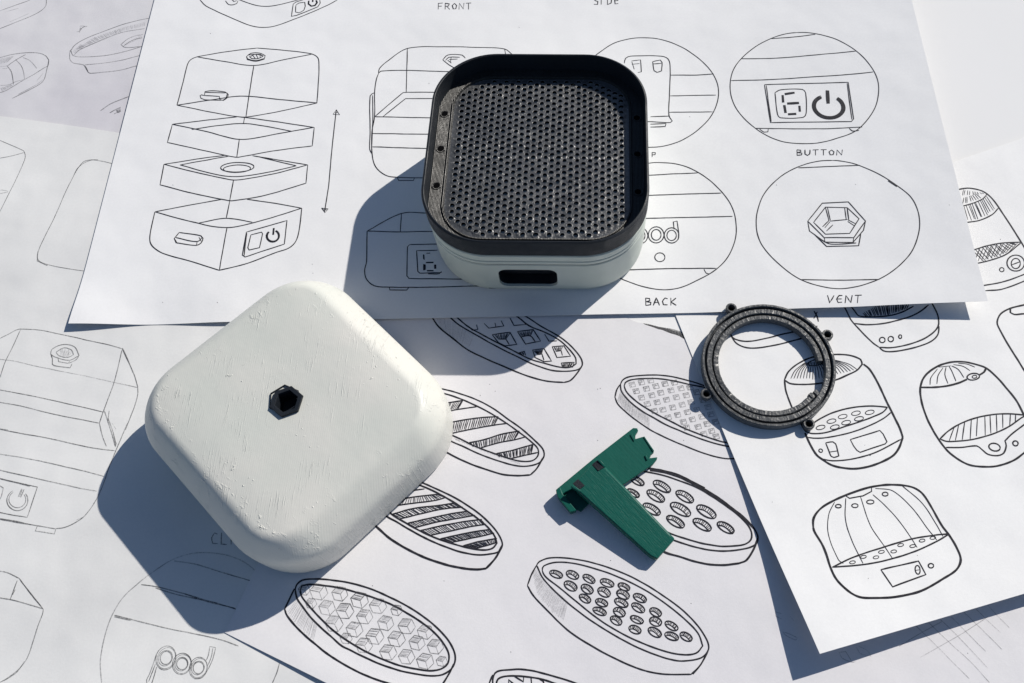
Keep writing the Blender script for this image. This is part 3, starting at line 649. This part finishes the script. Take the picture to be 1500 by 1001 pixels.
# ---- right sheet (ink) -------------------------------------------------------
Z = (1200, 430, 5)
d = Draw(S5, 'ink_drawing', 'ink', Z, 2.2, 'tapered gadget with three dots, half under the top sheet')
d.st('160,50 200,130 230,190 300,270 390,360 440,395;440,395 520,398 640,378 740,345 820,300 860,260 875,225 868,160 835,90 800,30;440,395 470,420 520,427 620,415 740,385 830,345 870,300 878,240;255,220 350,230 480,218 620,185 730,140 800,85;230,90 260,130 290,165 380,172 500,165 600,140 690,95').hatch('310,150 420,90 660,80', '340,172 500,165 640,115', 26, w=1.7)
d.el(462, 342, 21, 20, w=1.9).el(525, 335, 20, 20, w=1.9).el(593, 318, 11, 14, w=1.9).done()
ZR = (980, 420, 4.17)
d = Draw(S5, 'ink_drawing', 'ink', ZR, 2.2, 'gadget base seen through the ring')
d.st('340,200 375,290 400,320 480,335 600,315 700,290 810,265 880,230;375,290 410,345 470,372 540,375 640,360 760,330 850,300 905,240;885,150 905,185 912,215;905,155 885,195').done()
Z3 = (1140, 540, 6.25)
d = Draw(S5, 'ink_drawing', 'ink', ZR, 2.3, 'domed gadget with dotted band, partly under the ring')
d.st('705,570 730,520 790,470 880,430 1000,415 1100,420 1170,445 1180,475 1150,510 1080,545 1020,570 930,590 820,598 740,592 705,570;705,570 715,640 750,735 800,830 830,880', 2.4)
for a in range(22):
    t = a/21; x = 735+430*t; y = 585-110*max(0, t-.35)**1.1+(-8 if t < .3 else 0); ox = 860+60*t; oy = 450-20*t
    d.st('%f,%f %f,%f %f,%f' % (ox+(x-ox)*.25, oy+(y-oy)*.12, ox+(x-ox)*.72, oy+(y-oy)*.5, ox+(x-ox)*.93, oy+(y-oy)*.88), 1.1)
d.el(905, 462, 60, 18, -12, w=1.5)
d.view(*Z3).st('780,-40 830,0 900,110 1000,320 1040,400 1110,540 1140,630;1140,630 1110,720 1060,790 980,840 900,875 800,905 680,918 560,905 480,880 400,830 350,790 290,690 245,590', 2.9)
d.st('245,575 330,495 440,430 560,385 700,355 850,343 1000,355;1000,355 960,400 860,445 740,490 600,535 480,575 380,595 300,595 245,575', 2.1).st('1035,400 960,460 820,530 700,575 560,612 420,635 320,638 270,630;400,830 500,845 640,835 780,805 900,765 1000,715 1120,650', 1.9)
for cx, cy in [(388, 540), (488, 482), (590, 440), (712, 410), (838, 402), (518, 537), (622, 496), (740, 460)]: d.el(cx, cy, 42, 19, -12, w=1.2)
d.st('/660,650 930,568 960,600 995,670 980,690 750,768 720,750 690,710 660,650;435,680 500,672 525,690 540,740 555,800 510,815 485,805 460,745 435,680;470,765 540,755', 1.7).el(390, 752, 18, 15, 20, w=1.6).st('835,795 848,798;791,702 794,702', 1.0).done()
Z = (1260, 520, 5.5625)
d = Draw(S5, 'ink_drawing', 'ink', Z, 2.8, 'domed gadget with striped band beside the dotted one')
d.st('490,265 510,200 560,140 640,90 740,60 850,58 950,80 1030,110 1110,180 1200,280 1270,370 1330,480 1400,620 1410,720 1335,800;490,265 490,320 510,420 560,550 640,690 720,790 820,865 900,900 1000,912 1120,905 1250,860 1335,800;495,265 600,265 700,255 800,230 870,200;970,165 1010,140 1025,110')
d.el(922, 178, 52, 27, -8, w=1.9).el(932, 178, 20, 12, -8, w=1.5)
d.st('570,245 575,190 630,115;625,238 635,170 675,105;715,235 690,160 700,100;780,215 750,140 725,95;845,185 800,120 745,90;895,130 840,95 760,80;935,100 870,75 800,70', 1.2).st('560,150 600,110;640,100 740,90', 1.1)
d.st('650,685 720,620 830,555 960,510 1080,487 1200,480 1325,490 1390,500;650,685 700,705 760,706 880,695 1000,670 1120,630 1220,580 1310,515 1380,480', 2.1).hatch('740,610 830,555 960,510 1080,487 1200,480 1300,487', '700,700 760,706 880,695 1000,670 1120,630 1220,580 1290,535', 11, w=1.5, jit=.15)
d.st('700,755 820,755 950,742 990,770 1040,810 1120,822 1170,800 1190,740 1180,700 1230,650 1335,570 1400,520', 2.1).el(1095, 752, 47, 31, 12, w=2.1).el(1265, 722, 22, 20, 20, w=2.1).done()
Z = (1300, 180, 3.575)
d = Draw(S5, 'ink_drawing', 'ink', Z, 2.1, 'gadget with ribbed cap and crosshatched band')
d.st('300,370 370,350 430,343 500,360 550,400 620,500 715,650 770,760', 2.5).st('330,450 392,437 450,420 500,398 520,375;360,530 418,522 480,512 550,480 580,448;400,675 455,665 520,645 600,630 700,625;420,745 475,735 540,720 620,690 700,628', 1.9)
d.hatch('398,440 455,422 525,382', '420,515 490,505 575,455', 13, w=1.2).hatch('395,395 470,370', '385,430 500,395', 8, w=1.1).hatch('390,350 500,368', '380,385 515,372', 9, w=1.0)
d.hatch('440,670 540,642 660,628', '500,735 600,700 690,630', 14, w=1.2).hatch('480,655 600,632 690,628', '450,735 520,722 640,675', 12, w=1.2)
d.el(672, 735, 46, 42, w=1.9).el(672, 737, 24, 27, w=1.8).st('650,745 695,728', 1.7).el(598, 770, 12, 11, w=1.6).st('440,865 505,852 600,835 715,795 800,760;512,880 600,872 715,830 800,790', 2.0).st('590,610 593,612;770,760 800,820 790,880', 1.5).done()
Z = (1200, 430, 5)
d = Draw(S5, 'ink_drawing', 'ink', Z, 2.6, 'gadget cut off by the right edge of the photo')
d.st('1700,60 1600,68 1500,85 1400,110 1330,150 1303,210 1320,260 1380,370 1450,480 1500,560 1600,700 1700,800;1600,160 1500,150 1430,155 1400,140 1400,115').done()
Z = (1120, 640, 2.774)
d = Draw(S5, 'ink_drawing', 'ink', Z, 2.6, 'round gadget with ribbed dome and display')
d.st('198,370 200,330 230,290 280,260 350,230 430,205 520,195 600,205 640,230 680,290 720,360 750,400 780,450 797,500 780,540 720,580 640,625 540,650 450,655 380,650 320,610 280,560 240,450 205,390 198,370', 2.9)
d.st('275,530 360,490 480,450 600,415 690,400 750,395;750,395 700,425 600,470 480,505 380,522 275,530', 2.0).st('/330,240 345,250 400,240 435,222 435,208', 1.6)
d.st('330,250 328,330 350,410 400,515;285,265 260,320 260,400 300,500 320,515;390,245 430,360 490,450 520,495;440,235 500,290 560,360 620,450;450,210 520,220 600,290 660,370 700,420;560,200 640,270 700,360 725,405', 1.1)
for cx, cy, rx, ry in [(300, 282, 12, 7), (367, 280, 13, 8), (430, 265, 15, 8), (490, 233, 12, 8)]: d.el(cx, cy, rx, ry, w=1.6)
for cx, cy in [(357, 510), (402, 488), (453, 490), (475, 468), (525, 466), (553, 440), (602, 444), (640, 422), (684, 411)]: d.el(cx, cy, 12, 6, -10, w=1.1)
d.st('/472,540 625,505 655,560 520,610 472,540', 1.9).el(622, 541, 10, 18, -8, w=1.6).st('612,543 632,540', 1.3).el(676, 524, 11, 9, w=1.7).st('421,575 423,576;620,482 622,483;30,265 32,266', 1.1).done()

# ------------------------------------------------------------------ solid helpers
def rr(wx, wy, r, n=12, z=0.0, cx=0.0, cy=0.0):
    """rounded rectangle loop, counter-clockwise"""
    out = []; r = min(r, wx/2-1e-6, wy/2-1e-6)
    for q, (sx, sy) in enumerate([(1, 1), (-1, 1), (-1, -1), (1, -1)]):
        for i in range(n+1):
            a = math.pi/2*q+math.pi/2*i/n
            out.append((cx+sx*(wx/2-r)+r*math.cos(a), cy+sy*(wy/2-r)+r*math.sin(a), z))
    return out
def loft(bm, loops, cap0=False, cap1=False, close=False):
    L = [[bm.verts.new(p) for p in lp] for lp in loops]; n = len(L[0])
    pairs = list(zip(L[:-1], L[1:]))+([(L[-1], L[0])] if close else [])
    for a, b in pairs:
        for i in range(n):
            j = (i+1) % n; bm.faces.new((a[i], a[j], b[j], b[i]))
    if cap0: bm.faces.new(L[0][::-1])
    if cap1: bm.faces.new(L[-1])
    return L

# ------------------------------------------------------------------ white lid
LW, LD, LH = .106, .098, .0300
lid = empty('box_lid', (-.1207, .1180, 0), math.radians(-43.5))
tag(lid, 'off white rounded square lid lying upside up on the drawings, hexagonal vent in its top', 'lid')
bm = bmesh.new(); loops = []; RB = .0115; RC = .0265
def lidwob(lp, amp):
    o_ = []
    for (x, y, z) in lp:
        k = 1+amp*mnoise.noise(Vector((x*60, y*60, z*40)))
        o_.append((x*k, y*k, z+amp*.35*.05*mnoise.noise(Vector((x*45, y*45, 9)))))
    return o_
for z, ins in [(.0003, .0012), (.0010, .0004), (.003, .0001), (.010, 0), (.0170, .0001)]: loops.append(lidwob(rr(LW-2*ins, LD-2*ins, RC-ins, 24, z), .004))
for ins, z in [(.0003, .0190), (.0009, .0207), (.0018, .0221), (.0030, .0236), (.0045, .0253), (.0058, .0267), (.0070, .0279), (.0080, .0287), (.0091, .0294), (.0103, .0298), (.0115, .0300)]:
    loops.append(lidwob(rr(LW-2*ins, LD-2*ins, max(.009, RC-ins*1.35), 24, z), .004))
HEXR = .0062
# flat top: annulus down to a hexagonal hole through it
def radial(lp, cx, cy, R, ang0, sides=6):
    o_ = []
    for (x, y, z) in lp:
        a = math.atan2(y-cy, x-cx); s_ = 2*math.pi/sides; t = ((a-ang0) % s_)-s_/2
        rr_ = R*math.cos(s_/2)/math.cos(t); o_.append((cx+rr_*math.cos(a), cy+rr_*math.sin(a), z))
    return o_
base_top = rr(LW-2*RB, LD-2*RB, max(.009, RC-RB*1.35), 24, LH)
HA = math.radians(43.5+22)
for f in (.35, .65, .85):
    loops.append([((x*(1-f)+q[0]*f), (y*(1-f)+q[1]*f), LH+.0002*math.sin(math.pi*f)) for (x, y, z), q in zip(base_top, radial(base_top, 0, 0, HEXR, HA))])
hx = radial(base_top, 0, 0, HEXR, HA); loops.append(hx)
loops.append([(x, y, LH-.004) for x, y, z in hx])
loft(bm, loops, cap0=True)
obj('shell', bm, M['lid'], lid, angle=50)
def hexloop(R, z, sides=6, a0=HA): return [(R*math.cos(a0+k*2*math.pi/sides), R*math.sin(a0+k*2*math.pi/sides), z) for k in range(sides)]
HO = math.radians(43.5)          # directions below are in the room, the lid itself is turned
bm = bmesh.new()
loft(bm, [hexloop(.0063, LH-.002), hexloop(.0066, LH+.0009), hexloop(.0064, LH+.0013), hexloop(.0048, LH+.0013), hexloop(.0046, LH+.0010), hexloop(.0044, LH-.006)])
bm.faces.new([bm.verts.new(p) for p in hexloop(.0046, LH-.006)])
vn = obj('vent_nut', bm, M['black'], lid, smooth=False)
bm = bmesh.new(); ox, oy = -.0011*math.cos(HO)-.0012*math.sin(HO), .0011*math.sin(HO)-.0012*math.cos(HO)
hl = lambda R, z: [(x+ox, y+oy, z_) for x, y, z_ in hexloop(R, z, a0=HA+.25)]
loft(bm, [hl(.0060, LH+.0001), hl(.0064, LH+.0001), hl(.0063, LH+.0007), hl(.0059, LH+.0008)], close=True)
obj('vent_collar', bm, M['black'], lid, smooth=False)

# ------------------------------------------------------------------ black tray on its pale base
BW, BD, BH = .0978, .1047, .0420
box = empty('speaker_box', (-.0250, .2365, 0.0002), math.radians(-.5))
tag(box, 'pale grey box with a black perforated tray on top, standing on the largest sheet', 'box')
bm = bmesh.new()
RCB = .0285
S_ = lambda ins, z, r=None: rr(BW-2*ins, BD-2*ins, (r or RCB)-ins*.8, 20, z)
# base shell with the slot cut through its front wall
loops = [S_(.004, 0.0), S_(.0018, .0006), S_(.0006, .0022), S_(.0002, .006), S_(.0001, .0230), S_(.0006, .0236), S_(.002, .0236)]
L = loft(bm, loops, cap0=True, cap1=True)
bs = obj('base_shell', bm, M['base'], box, angle=40)
# slot cutter
SXC, SZC, SWD, SHT = -.0040, .0122, .0262, .0150
cb = bmesh.new()
def slot(wd, ht, r, y, n=6, sx=SXC, sz=SZC): return [(x+sx, y, z+sz) for x, z, _ in rr(wd, ht, r, n)]
loft(cb, [slot(SWD, SHT, .0040, -BD/2-.004), slot(SWD, SHT, .0040, -BD/2+.0075)], cap0=True, cap1=True)
cut = obj('cutter', cb, M['recess_shade'], None, smooth=False); cut.matrix_world = box.matrix_world
cut.location = box.location; cut.rotation_euler = box.rotation_euler
bpy.context.view_layer.update()
md = bs.modifiers.new('slot', 'BOOLEAN'); md.operation = 'DIFFERENCE'; md.object = cut; md.solver = 'EXACT'
dg = bpy.context.evaluated_depsgraph_get(); me2 = bpy.data.meshes.new_from_object(bs.evaluated_get(dg))
bs.modifiers.clear(); bs.data = me2; bpy.data.objects.remove(cut)
try: me2.set_sharp_from_angle(angle=math.radians(40))
except Exception: pass
# shade inside the slot, painted as a dark pocket behind the cut
bm = bmesh.new(); e_ = .00012
loft(bm, [slot(SWD-e_, SHT-e_, .0039, -BD/2+.0016), slot(SWD-e_, SHT-e_, .0039, -BD/2+.0070)], cap1=True)
obj('slot_shade', bm, M['black'], box, smooth=False)
# middle ring with two thin seams
bm = bmesh.new()
loft(bm, [S_(.0030, .0236), S_(.0007, .0237), S_(.0007, .0240), S_(.0001, .0243), S_(0, .0262), S_(.0006, .0265), S_(.0006, .0268), S_(.0000, .0271), S_(-.0001, .0305), S_(.0004, .0310), S_(.0030, .0310)], cap0=True, cap1=True)
obj('middle_band', bm, M['base'], box, angle=40)
bm = bmesh.new()
loft(bm, [S_(.00075, .0235), S_(.00035, .02355), S_(.00035, .0240), S_(.00075, .0241)], close=True)
loft(bm, [S_(.00075, .0264), S_(.0004, .02645), S_(.0004, .02685), S_(.00075, .0269)], close=True)
obj('seam_shade', bm, M['recess_shade'], box)  # dark strips in both seam grooves, coloured as the shade there
# tray: outer wall, rim, inner wall, ledge
TD = .0094; WT = .0011
fz = BH-TD
bm = bmesh.new()
loft(bm, [S_(.0012, .0311), S_(.0003, .0313), S_(.0002, .0318), S_(-.0002, .0322), S_(-.0002, BH-.0006), S_(.0002, BH-.0001), S_(.0006, BH), S_(WT-.0004, BH), S_(WT, BH-.0004), S_(WT, fz), S_(WT, fz-.0015), S_(.0012, fz-.0015)], close=False)
bmesh.ops.remove_doubles(bm, verts=bm.verts, dist=1e-6)
obj('tray_wall', bm, M['black'], box, angle=40)
MX, MY = .0820, .0905        # field of holes
MR = .0185; FC = (0.0002, .0008)
def ledge_z(z): return z
bm = bmesh.new()
outer = rr(BW-2*WT-.0001, BD-2*WT-.0001, RCB-WT, 20, fz)
inner = rr(MX+.0022, MY+.0016, MR+.0008, 20, fz, *FC); lip0 = rr(MX+.0014, MY+.0010, MR+.0004, 20, fz+.0006, *FC); lip1 = rr(MX+.0004, MY+.0002, MR, 20, fz+.0006, *FC); lip2 = rr(MX-.0002, MY-.0004, MR-.0003, 20, fz-.0002, *FC)
loft(bm, [outer, inner, lip0, lip1, lip2, rr(MX-.0002, MY-.0004, MR-.0003, 20, fz-.0012, *FC)])
led = obj('ledge', bm, M['black_ledge'], box, angle=40)
# screw bosses in the ledge: countersunk rings, the shade in their bores painted as near-black discs
for sx, ys in ((-1, (260.3, 240.0, 219.5)), (1, (258.7, 237.7, 216.9))):
    for yv in ys:
        x = (-.0474 if sx < 0 else .0451)-.0*sx; x = sx*.0448
        y = yv*.001-.2365
        bm = bmesh.new(); c = lambda r, z: [(x+r*math.cos(a*math.pi/10), y+r*math.sin(a*math.pi/10), z) for a in range(20)]
        loft(bm, [c(.0022, fz+.00005), c(.0020, fz+.0003), c(.0017, fz+.0003), c(.0014, fz+.0001)])
        hb = obj('screw_boss', bm, M['black_ledge'], box, angle=30)
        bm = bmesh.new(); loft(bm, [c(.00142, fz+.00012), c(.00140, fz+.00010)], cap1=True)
        obj('bore_shade', bm, M['recess_shade'], hb, smooth=False)
# perforated floor: honeycomb of round holes, one mesh
pitch = .00331; hr = .00104; vs, fs, fm = [], [], []
def inrr(x, y, wx, wy, r):
    ax, ay = abs(x)-(wx/2-r), abs(y)-(wy/2-r)
    return (abs(x) < wx/2 and abs(y) < wy/2) and (ax < 0 or ay < 0 or math.hypot(max(ax, 0), max(ay, 0)) < r)
vcache = {}
def V(x, y, z, key=None):
    if key is not None and key in vcache: return vcache[key]
    vs.append((x, y, z)); i = len(vs)-1
    if key is not None: vcache[key] = i
    return i
cx0, cy0 = FC; cs = pitch*math.sqrt(3)/2
for ci in range(-17, 18):
    for cj in range(-18, 19):
        x0 = ci*cs; y0 = (cj+.5*(ci % 2))*pitch
        if not inrr(x0, y0, MX+.003, MY+.003, MR+.0015): continue
        isH = inrr(x0, y0, MX-.0028, MY-.0030, MR-.0012)
        zc = fz-.0004; outl = []
        for k in range(12):
            a = k*math.pi/6; R = pitch/math.sqrt(3) if k % 2 == 0 else pitch/2
            X, Y = x0+R*math.cos(a), y0+R*math.sin(a)
            key = (round(X*1e5), round(Y*1e5))
            z = zc-.00012+.00008*mnoise.noise(Vector((X*900, Y*900, 1)))
            outl.append(V(cx0+X, cy0+Y, z, key))
        if not isH:
            fs.append(tuple(outl)); fm.append(0); continue
        jx, jy = random.gauss(0, .00006), random.gauss(0, .00006); hrr = hr*random.uniform(.90, 1.07)
        rim = []; top = []; bot = []; el = random.uniform(0, .12); ea = random.uniform(0, 3.14)
        for k in range(12):
            a = k*math.pi/6; q = 1+el*math.cos(2*(a-ea))+random.uniform(-.03, .03); c_, s_ = math.cos(a), math.sin(a)
            zj = random.uniform(-.00003, .00006)
            rim.append(V(cx0+x0+jx+hrr*1.24*q*c_, cy0+y0+jy+hrr*1.24*q*s_, zc+.00022+zj))
            top.append(V(cx0+x0+jx+hrr*q*c_, cy0+y0+jy+hrr*q*s_, zc+.00010+zj))
            bot.append(V(cx0+x0+jx+hrr*.97*c_, cy0+y0+jy+hrr*.97*s_, zc-.0045))
        for k in range(12):
            j = (k+1) % 12
            fs.append((outl[k], outl[j], rim[j], rim[k])); fm.append(0)
            fs.append((rim[k], rim[j], top[j], top[k])); fm.append(0)
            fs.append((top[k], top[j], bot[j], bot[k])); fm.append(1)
        fs.append(tuple(bot)); fm.append(1)  # hole walls and bottoms take the painted near-black shade
pl = pyobj('perforated_floor', vs, fs, M['mesh'], box, False); pl.data.materials.append(M['recess_shade'])
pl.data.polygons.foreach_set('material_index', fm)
pl.data.polygons.foreach_set('use_smooth', [True]*len(fs))
# stray printing strings lying over the holes
bm = bmesh.new()
for k in range(260):
    x = random.uniform(-.038, .038); y = random.uniform(-.042, .012) if random.random() < .6 else random.uniform(-.042, .042)
    if not inrr(x, y, MX-.006, MY-.006, MR-.003): continue
    a = random.uniform(0, 6.28); Ln = random.uniform(.001, .0032); prev = None; n_ = 4
    for i in range(n_+1):
        t = i/n_; p = Vector((cx0+x+Ln*t*math.cos(a+t*.8), cy0+y+Ln*t*math.sin(a+t*.8), fz-.0002+.0003*math.sin(math.pi*t)))
        q = Vector((-math.sin(a), math.cos(a), 0))*.00007
        ring = [bm.verts.new(p+q), bm.verts.new(p+Vector((0, 0, .00012))), bm.verts.new(p-q)]
        if prev:
            for s1 in range(3): bm.faces.new((prev[s1], prev[(s1+1) % 3], ring[(s1+1) % 3], ring[s1]))
        prev = ring
tag(obj('printing_strings', bm, M['mesh'], box), kind='stuff')

# ------------------------------------------------------------------ ring
ring = empty('mounting_ring', (.0763, .1461, .0006), 0)
tag(ring, 'dark grey grooved ring with four screw lugs and a broken inner lip', 'ring')
RH = .0043
def arc_solid(prof, a0, a1, n, name, mat, parent, rough=.00008, seed=0, ridge=0):
    """prof: list of (r, z) closed section"""
    bm = bmesh.new(); full = abs(a1-a0) >= 359.9; rings = []
    for i in range(n if full else n+1):
        a = math.radians(a0+(a1-a0)*i/n); lp = []
        for k, (r, z) in enumerate(prof):
            jr = rough*mnoise.noise(Vector((i*.35, k*5.1, seed))); jz = rough*mnoise.noise(Vector((i*.4, k*3.7+40, seed))) if z > .001 else 0
            if ridge and z > .001: jz += ridge*math.sin(i*2*math.pi/3.0)
            lp.append(bm.verts.new(((r+jr)*math.cos(a), (r+jr)*math.sin(a), z+jz)))
        rings.append(lp)
    m_ = len(prof)
    for i in range(len(rings) if full else len(rings)-1):
        A, B = rings[i], rings[(i+1) % len(rings)]
        for k in range(m_): bm.faces.new((A[k], A[(k+1) % m_], B[(k+1) % m_], B[k]))
    if not full: bm.faces.new(rings[0][::-1]); bm.faces.new(rings[-1])
    return obj(name, bm, mat, parent, angle=30)
R0 = .0292
arc_solid([(R0, 0), (R0, RH-.0003), (R0-.0003, RH), (R0-.0010, RH), (R0-.0013, RH-.0003), (R0-.0013, .0012), (R0-.0013, 0)], 0, 360, 220, 'outer_wall', M['ringm'], ring, seed=1, ridge=0)
arc_solid([(R0-.0012, 0), (R0-.0012, .0022), (.0252, .0022), (.0252, 0)], 0, 360, 200, 'groove_floor', M['black'], ring, seed=2)  # floor coloured darker than the walls, painting the groove's shade
arc_solid([(.0270, .0018), (.0270, RH-.0008), (.0268, RH-.0005), (.0250, RH-.0005), (.0247, RH-.0008), (.0247, 0), (.0250, 0)], 0, 360, 540, 'middle_wall', M['ringm'], ring, rough=.00012, seed=3, ridge=.00001)
arc_solid([(.0241, 0), (.0241, RH-.0013), (.0238, RH-.0010), (.0222, RH-.0010), (.0218, RH-.0013), (.0218, .0)], 4, 318, 420, 'inner_lip', M['ringm'], ring, rough=.00012, seed=4, ridge=0)
arc_solid([(.0248, 0), (.0248, .0012), (.0240, .0012), (.0240, 0)], 4, 318, 150, 'lip_floor', M['black'], ring, seed=6)  # dark floor painted as shade between lip and middle wall
bm = bmesh.new()
for (cx_, cy_) in [(.0172, -.0148)]:
    for dx in (0, .0022):
        bmesh.ops.create_cube(bm, size=1, matrix=Matrix.Translation((cx_+dx, cy_+dx*.55, .0020))@Matrix.Rotation(math.radians(38), 4, 'Z')@Matrix.Diagonal((.0020, .0026, .0034, 1)))
bmesh.ops.bevel(bm, geom=bm.edges[:], offset=.0003, segments=2, affect='EDGES')
obj('lip_stop', bm, M['ringm'], ring)
for ang in (117, 27.5, 206.5, 298):
    a = math.radians(ang); lx, ly = .0312*math.cos(a), .0312*math.sin(a)
    bm = bmesh.new(); c = lambda r, z, lx=lx, ly=ly: [(lx+r*math.cos(t*math.pi/12), ly+r*math.sin(t*math.pi/12), z) for t in range(24)]
    zl = RH-.0009
    loft(bm, [c(.0023, .0006), c(.0025, .0010), c(.0025, zl-.0003), c(.0022, zl), c(.0017, zl), c(.0014, zl-.0004), c(.0014, .0004), c(.0020, .0002)], close=True)
    lg = obj('screw_lug', bm, M['ringm'], ring, angle=40)
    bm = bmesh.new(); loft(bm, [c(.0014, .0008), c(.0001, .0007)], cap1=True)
    obj('bore_shade', bm, M['recess_shade'], lg, smooth=False)  # near-black disc painting the shade down the lug hole

# ------------------------------------------------------------------ green clip
clip = empty('belt_clip', tuple(at(895, 700, 0)), 0)
tag(clip, 'dark green plastic clip with a notched plate and a long tapering tongue', 'clip')
cl0 = Vector(clip.location)
def prism(poly, name, mat, parent, bev=.0003, holes=None):
    """poly: list of (px, py, ztop, zbottom) as seen in the photo at the top surface; gives a real block"""
    bm = bmesh.new(); tv = []; bv = []
    for (x, y, zt, zb) in poly:
        p = at(x, y, zt*.001)-cl0; tv.append(bm.verts.new((p.x, p.y, zt*.001))); bv.append(bm.verts.new((p.x, p.y, zb*.001)))
    n = len(tv)
    tf = bm.faces.new(tv); bf = bm.faces.new(bv[::-1])
    for i in range(n): bm.faces.new((tv[i], bv[i], bv[(i+1) % n], tv[(i+1) % n]))
    bmesh.ops.recalc_face_normals(bm, faces=bm.faces)
    bmesh.ops.triangulate(bm, faces=[f for f in bm.faces if len(f.verts) > 4])
    o = obj(name, bm, mat, parent, angle=30)
    if bev:
        md = o.modifiers.new('soft_edges', 'BEVEL'); md.width = bev; md.segments = 2; md.limit_method = 'ANGLE'; md.angle_limit = math.radians(40)
    return o
Zg = lambda x, y: (795+x/5.889, 615+y/5.889)
def P4(x, y, zt, zb): a = Zg(x, y); return (a[0], a[1], zt, zb)
# notched plate (its far end lifts a little)
prism([P4(112, 605, 3.9, 2.0), P4(450, 325, 3.0, 1.0), P4(780, 70, 2.2, .2), P4(815, 72, 2.2, .2), P4(824, 92, 2.2, .2), P4(800, 130, 2.2, .2), P4(800, 165, 2.2, .2), P4(868, 145, 2.2, .2), P4(885, 165, 2.2, .2),
       P4(960, 278, 2.1, .2), P4(930, 305, 2.1, .2), P4(925, 330, 2.1, .2), P4(990, 322, 2.1, .2), P4(985, 340, 2.1, .2), P4(950, 385, 2.1, .2), P4(700, 556, 2.4, .2), P4(480, 640, 2.8, .6), P4(330, 560, 3.2, 1.2), P4(200, 620, 3.5, 1.6), P4(150, 660, 3.8, 1.8)], 'plate', M['green'], clip, .00025)
prism([P4(112, 605, 4.6, .2), P4(150, 580, 4.6, .2), P4(180, 650, 4.4, .2), P4(290, 780, 3.8, .2), P4(240, 802, 3.8, .2), P4(130, 665, 4.4, .2)], 'side_wall', M['green'], clip, .0003)
prism([P4(170, 640, 1.6, .3), P4(240, 575, 1.6, .3), P4(420, 700, 1.6, .3), P4(330, 790, 1.6, .3), P4(260, 760, 1.6, .3)], 'recess_floor', M['green'], clip, 0)
# tongue: thick where it leaves the plate, thin at its tip
g0, g1, g2, g3 = P4(262, 560, 8.0, 3.2), P4(500, 350, 8.0, 3.2), (989, 789, 3.4, .2), (962, 820, 3.4, .2)
prism([g0, P4(425, 385, 8.0, 3.2), P4(540, 402, 7.8, 3.0), (983, 783, 4.0, .3), g2, g3, (952, 815, 4.0, .3), P4(300, 615, 7.8, 3.0)], 'tongue', M['green_lines'], clip, .0007)
for nm, poly in (('socket_shade', [(425, 385), (470, 350), (528, 412), (480, 440)]), ('socket_shade', [(258, 552), (305, 512), (362, 568), (320, 598)])):
    prism([P4(x, y, 8.15, 8.02) for x, y in poly], nm, M['black'], clip, 0)  # thin dark patches laid on the tongue, painting shade inside its sockets
for poly in ([(752, 128), (768, 118), (795, 172), (788, 186)], [(880, 308), (896, 302), (908, 342), (898, 350)]):
    prism([P4(x, y, 2.7, 1.6) for x, y in poly], 'notch_rib', M['green'], clip, .0001)
prism([P4(868, 148, 2.55, 1.6), P4(876, 142, 2.55, 1.6), P4(962, 268, 2.55, 1.6), P4(952, 276, 2.55, 1.6)], 'end_ridge', M['green_lines'], clip, .0001)
for a_, b_, c_, d_ in (((470, 348), (500, 350), (545, 402), (528, 412)), ((240, 575), (258, 556), (330, 610), (318, 622))):
    prism([P4(*a_, 8.9, 6), P4(*b_, 8.9, 6), P4(*c_, 8.2, 6), P4(*d_, 8.2, 6)], 'socket_rib', M['green'], clip, .0002)
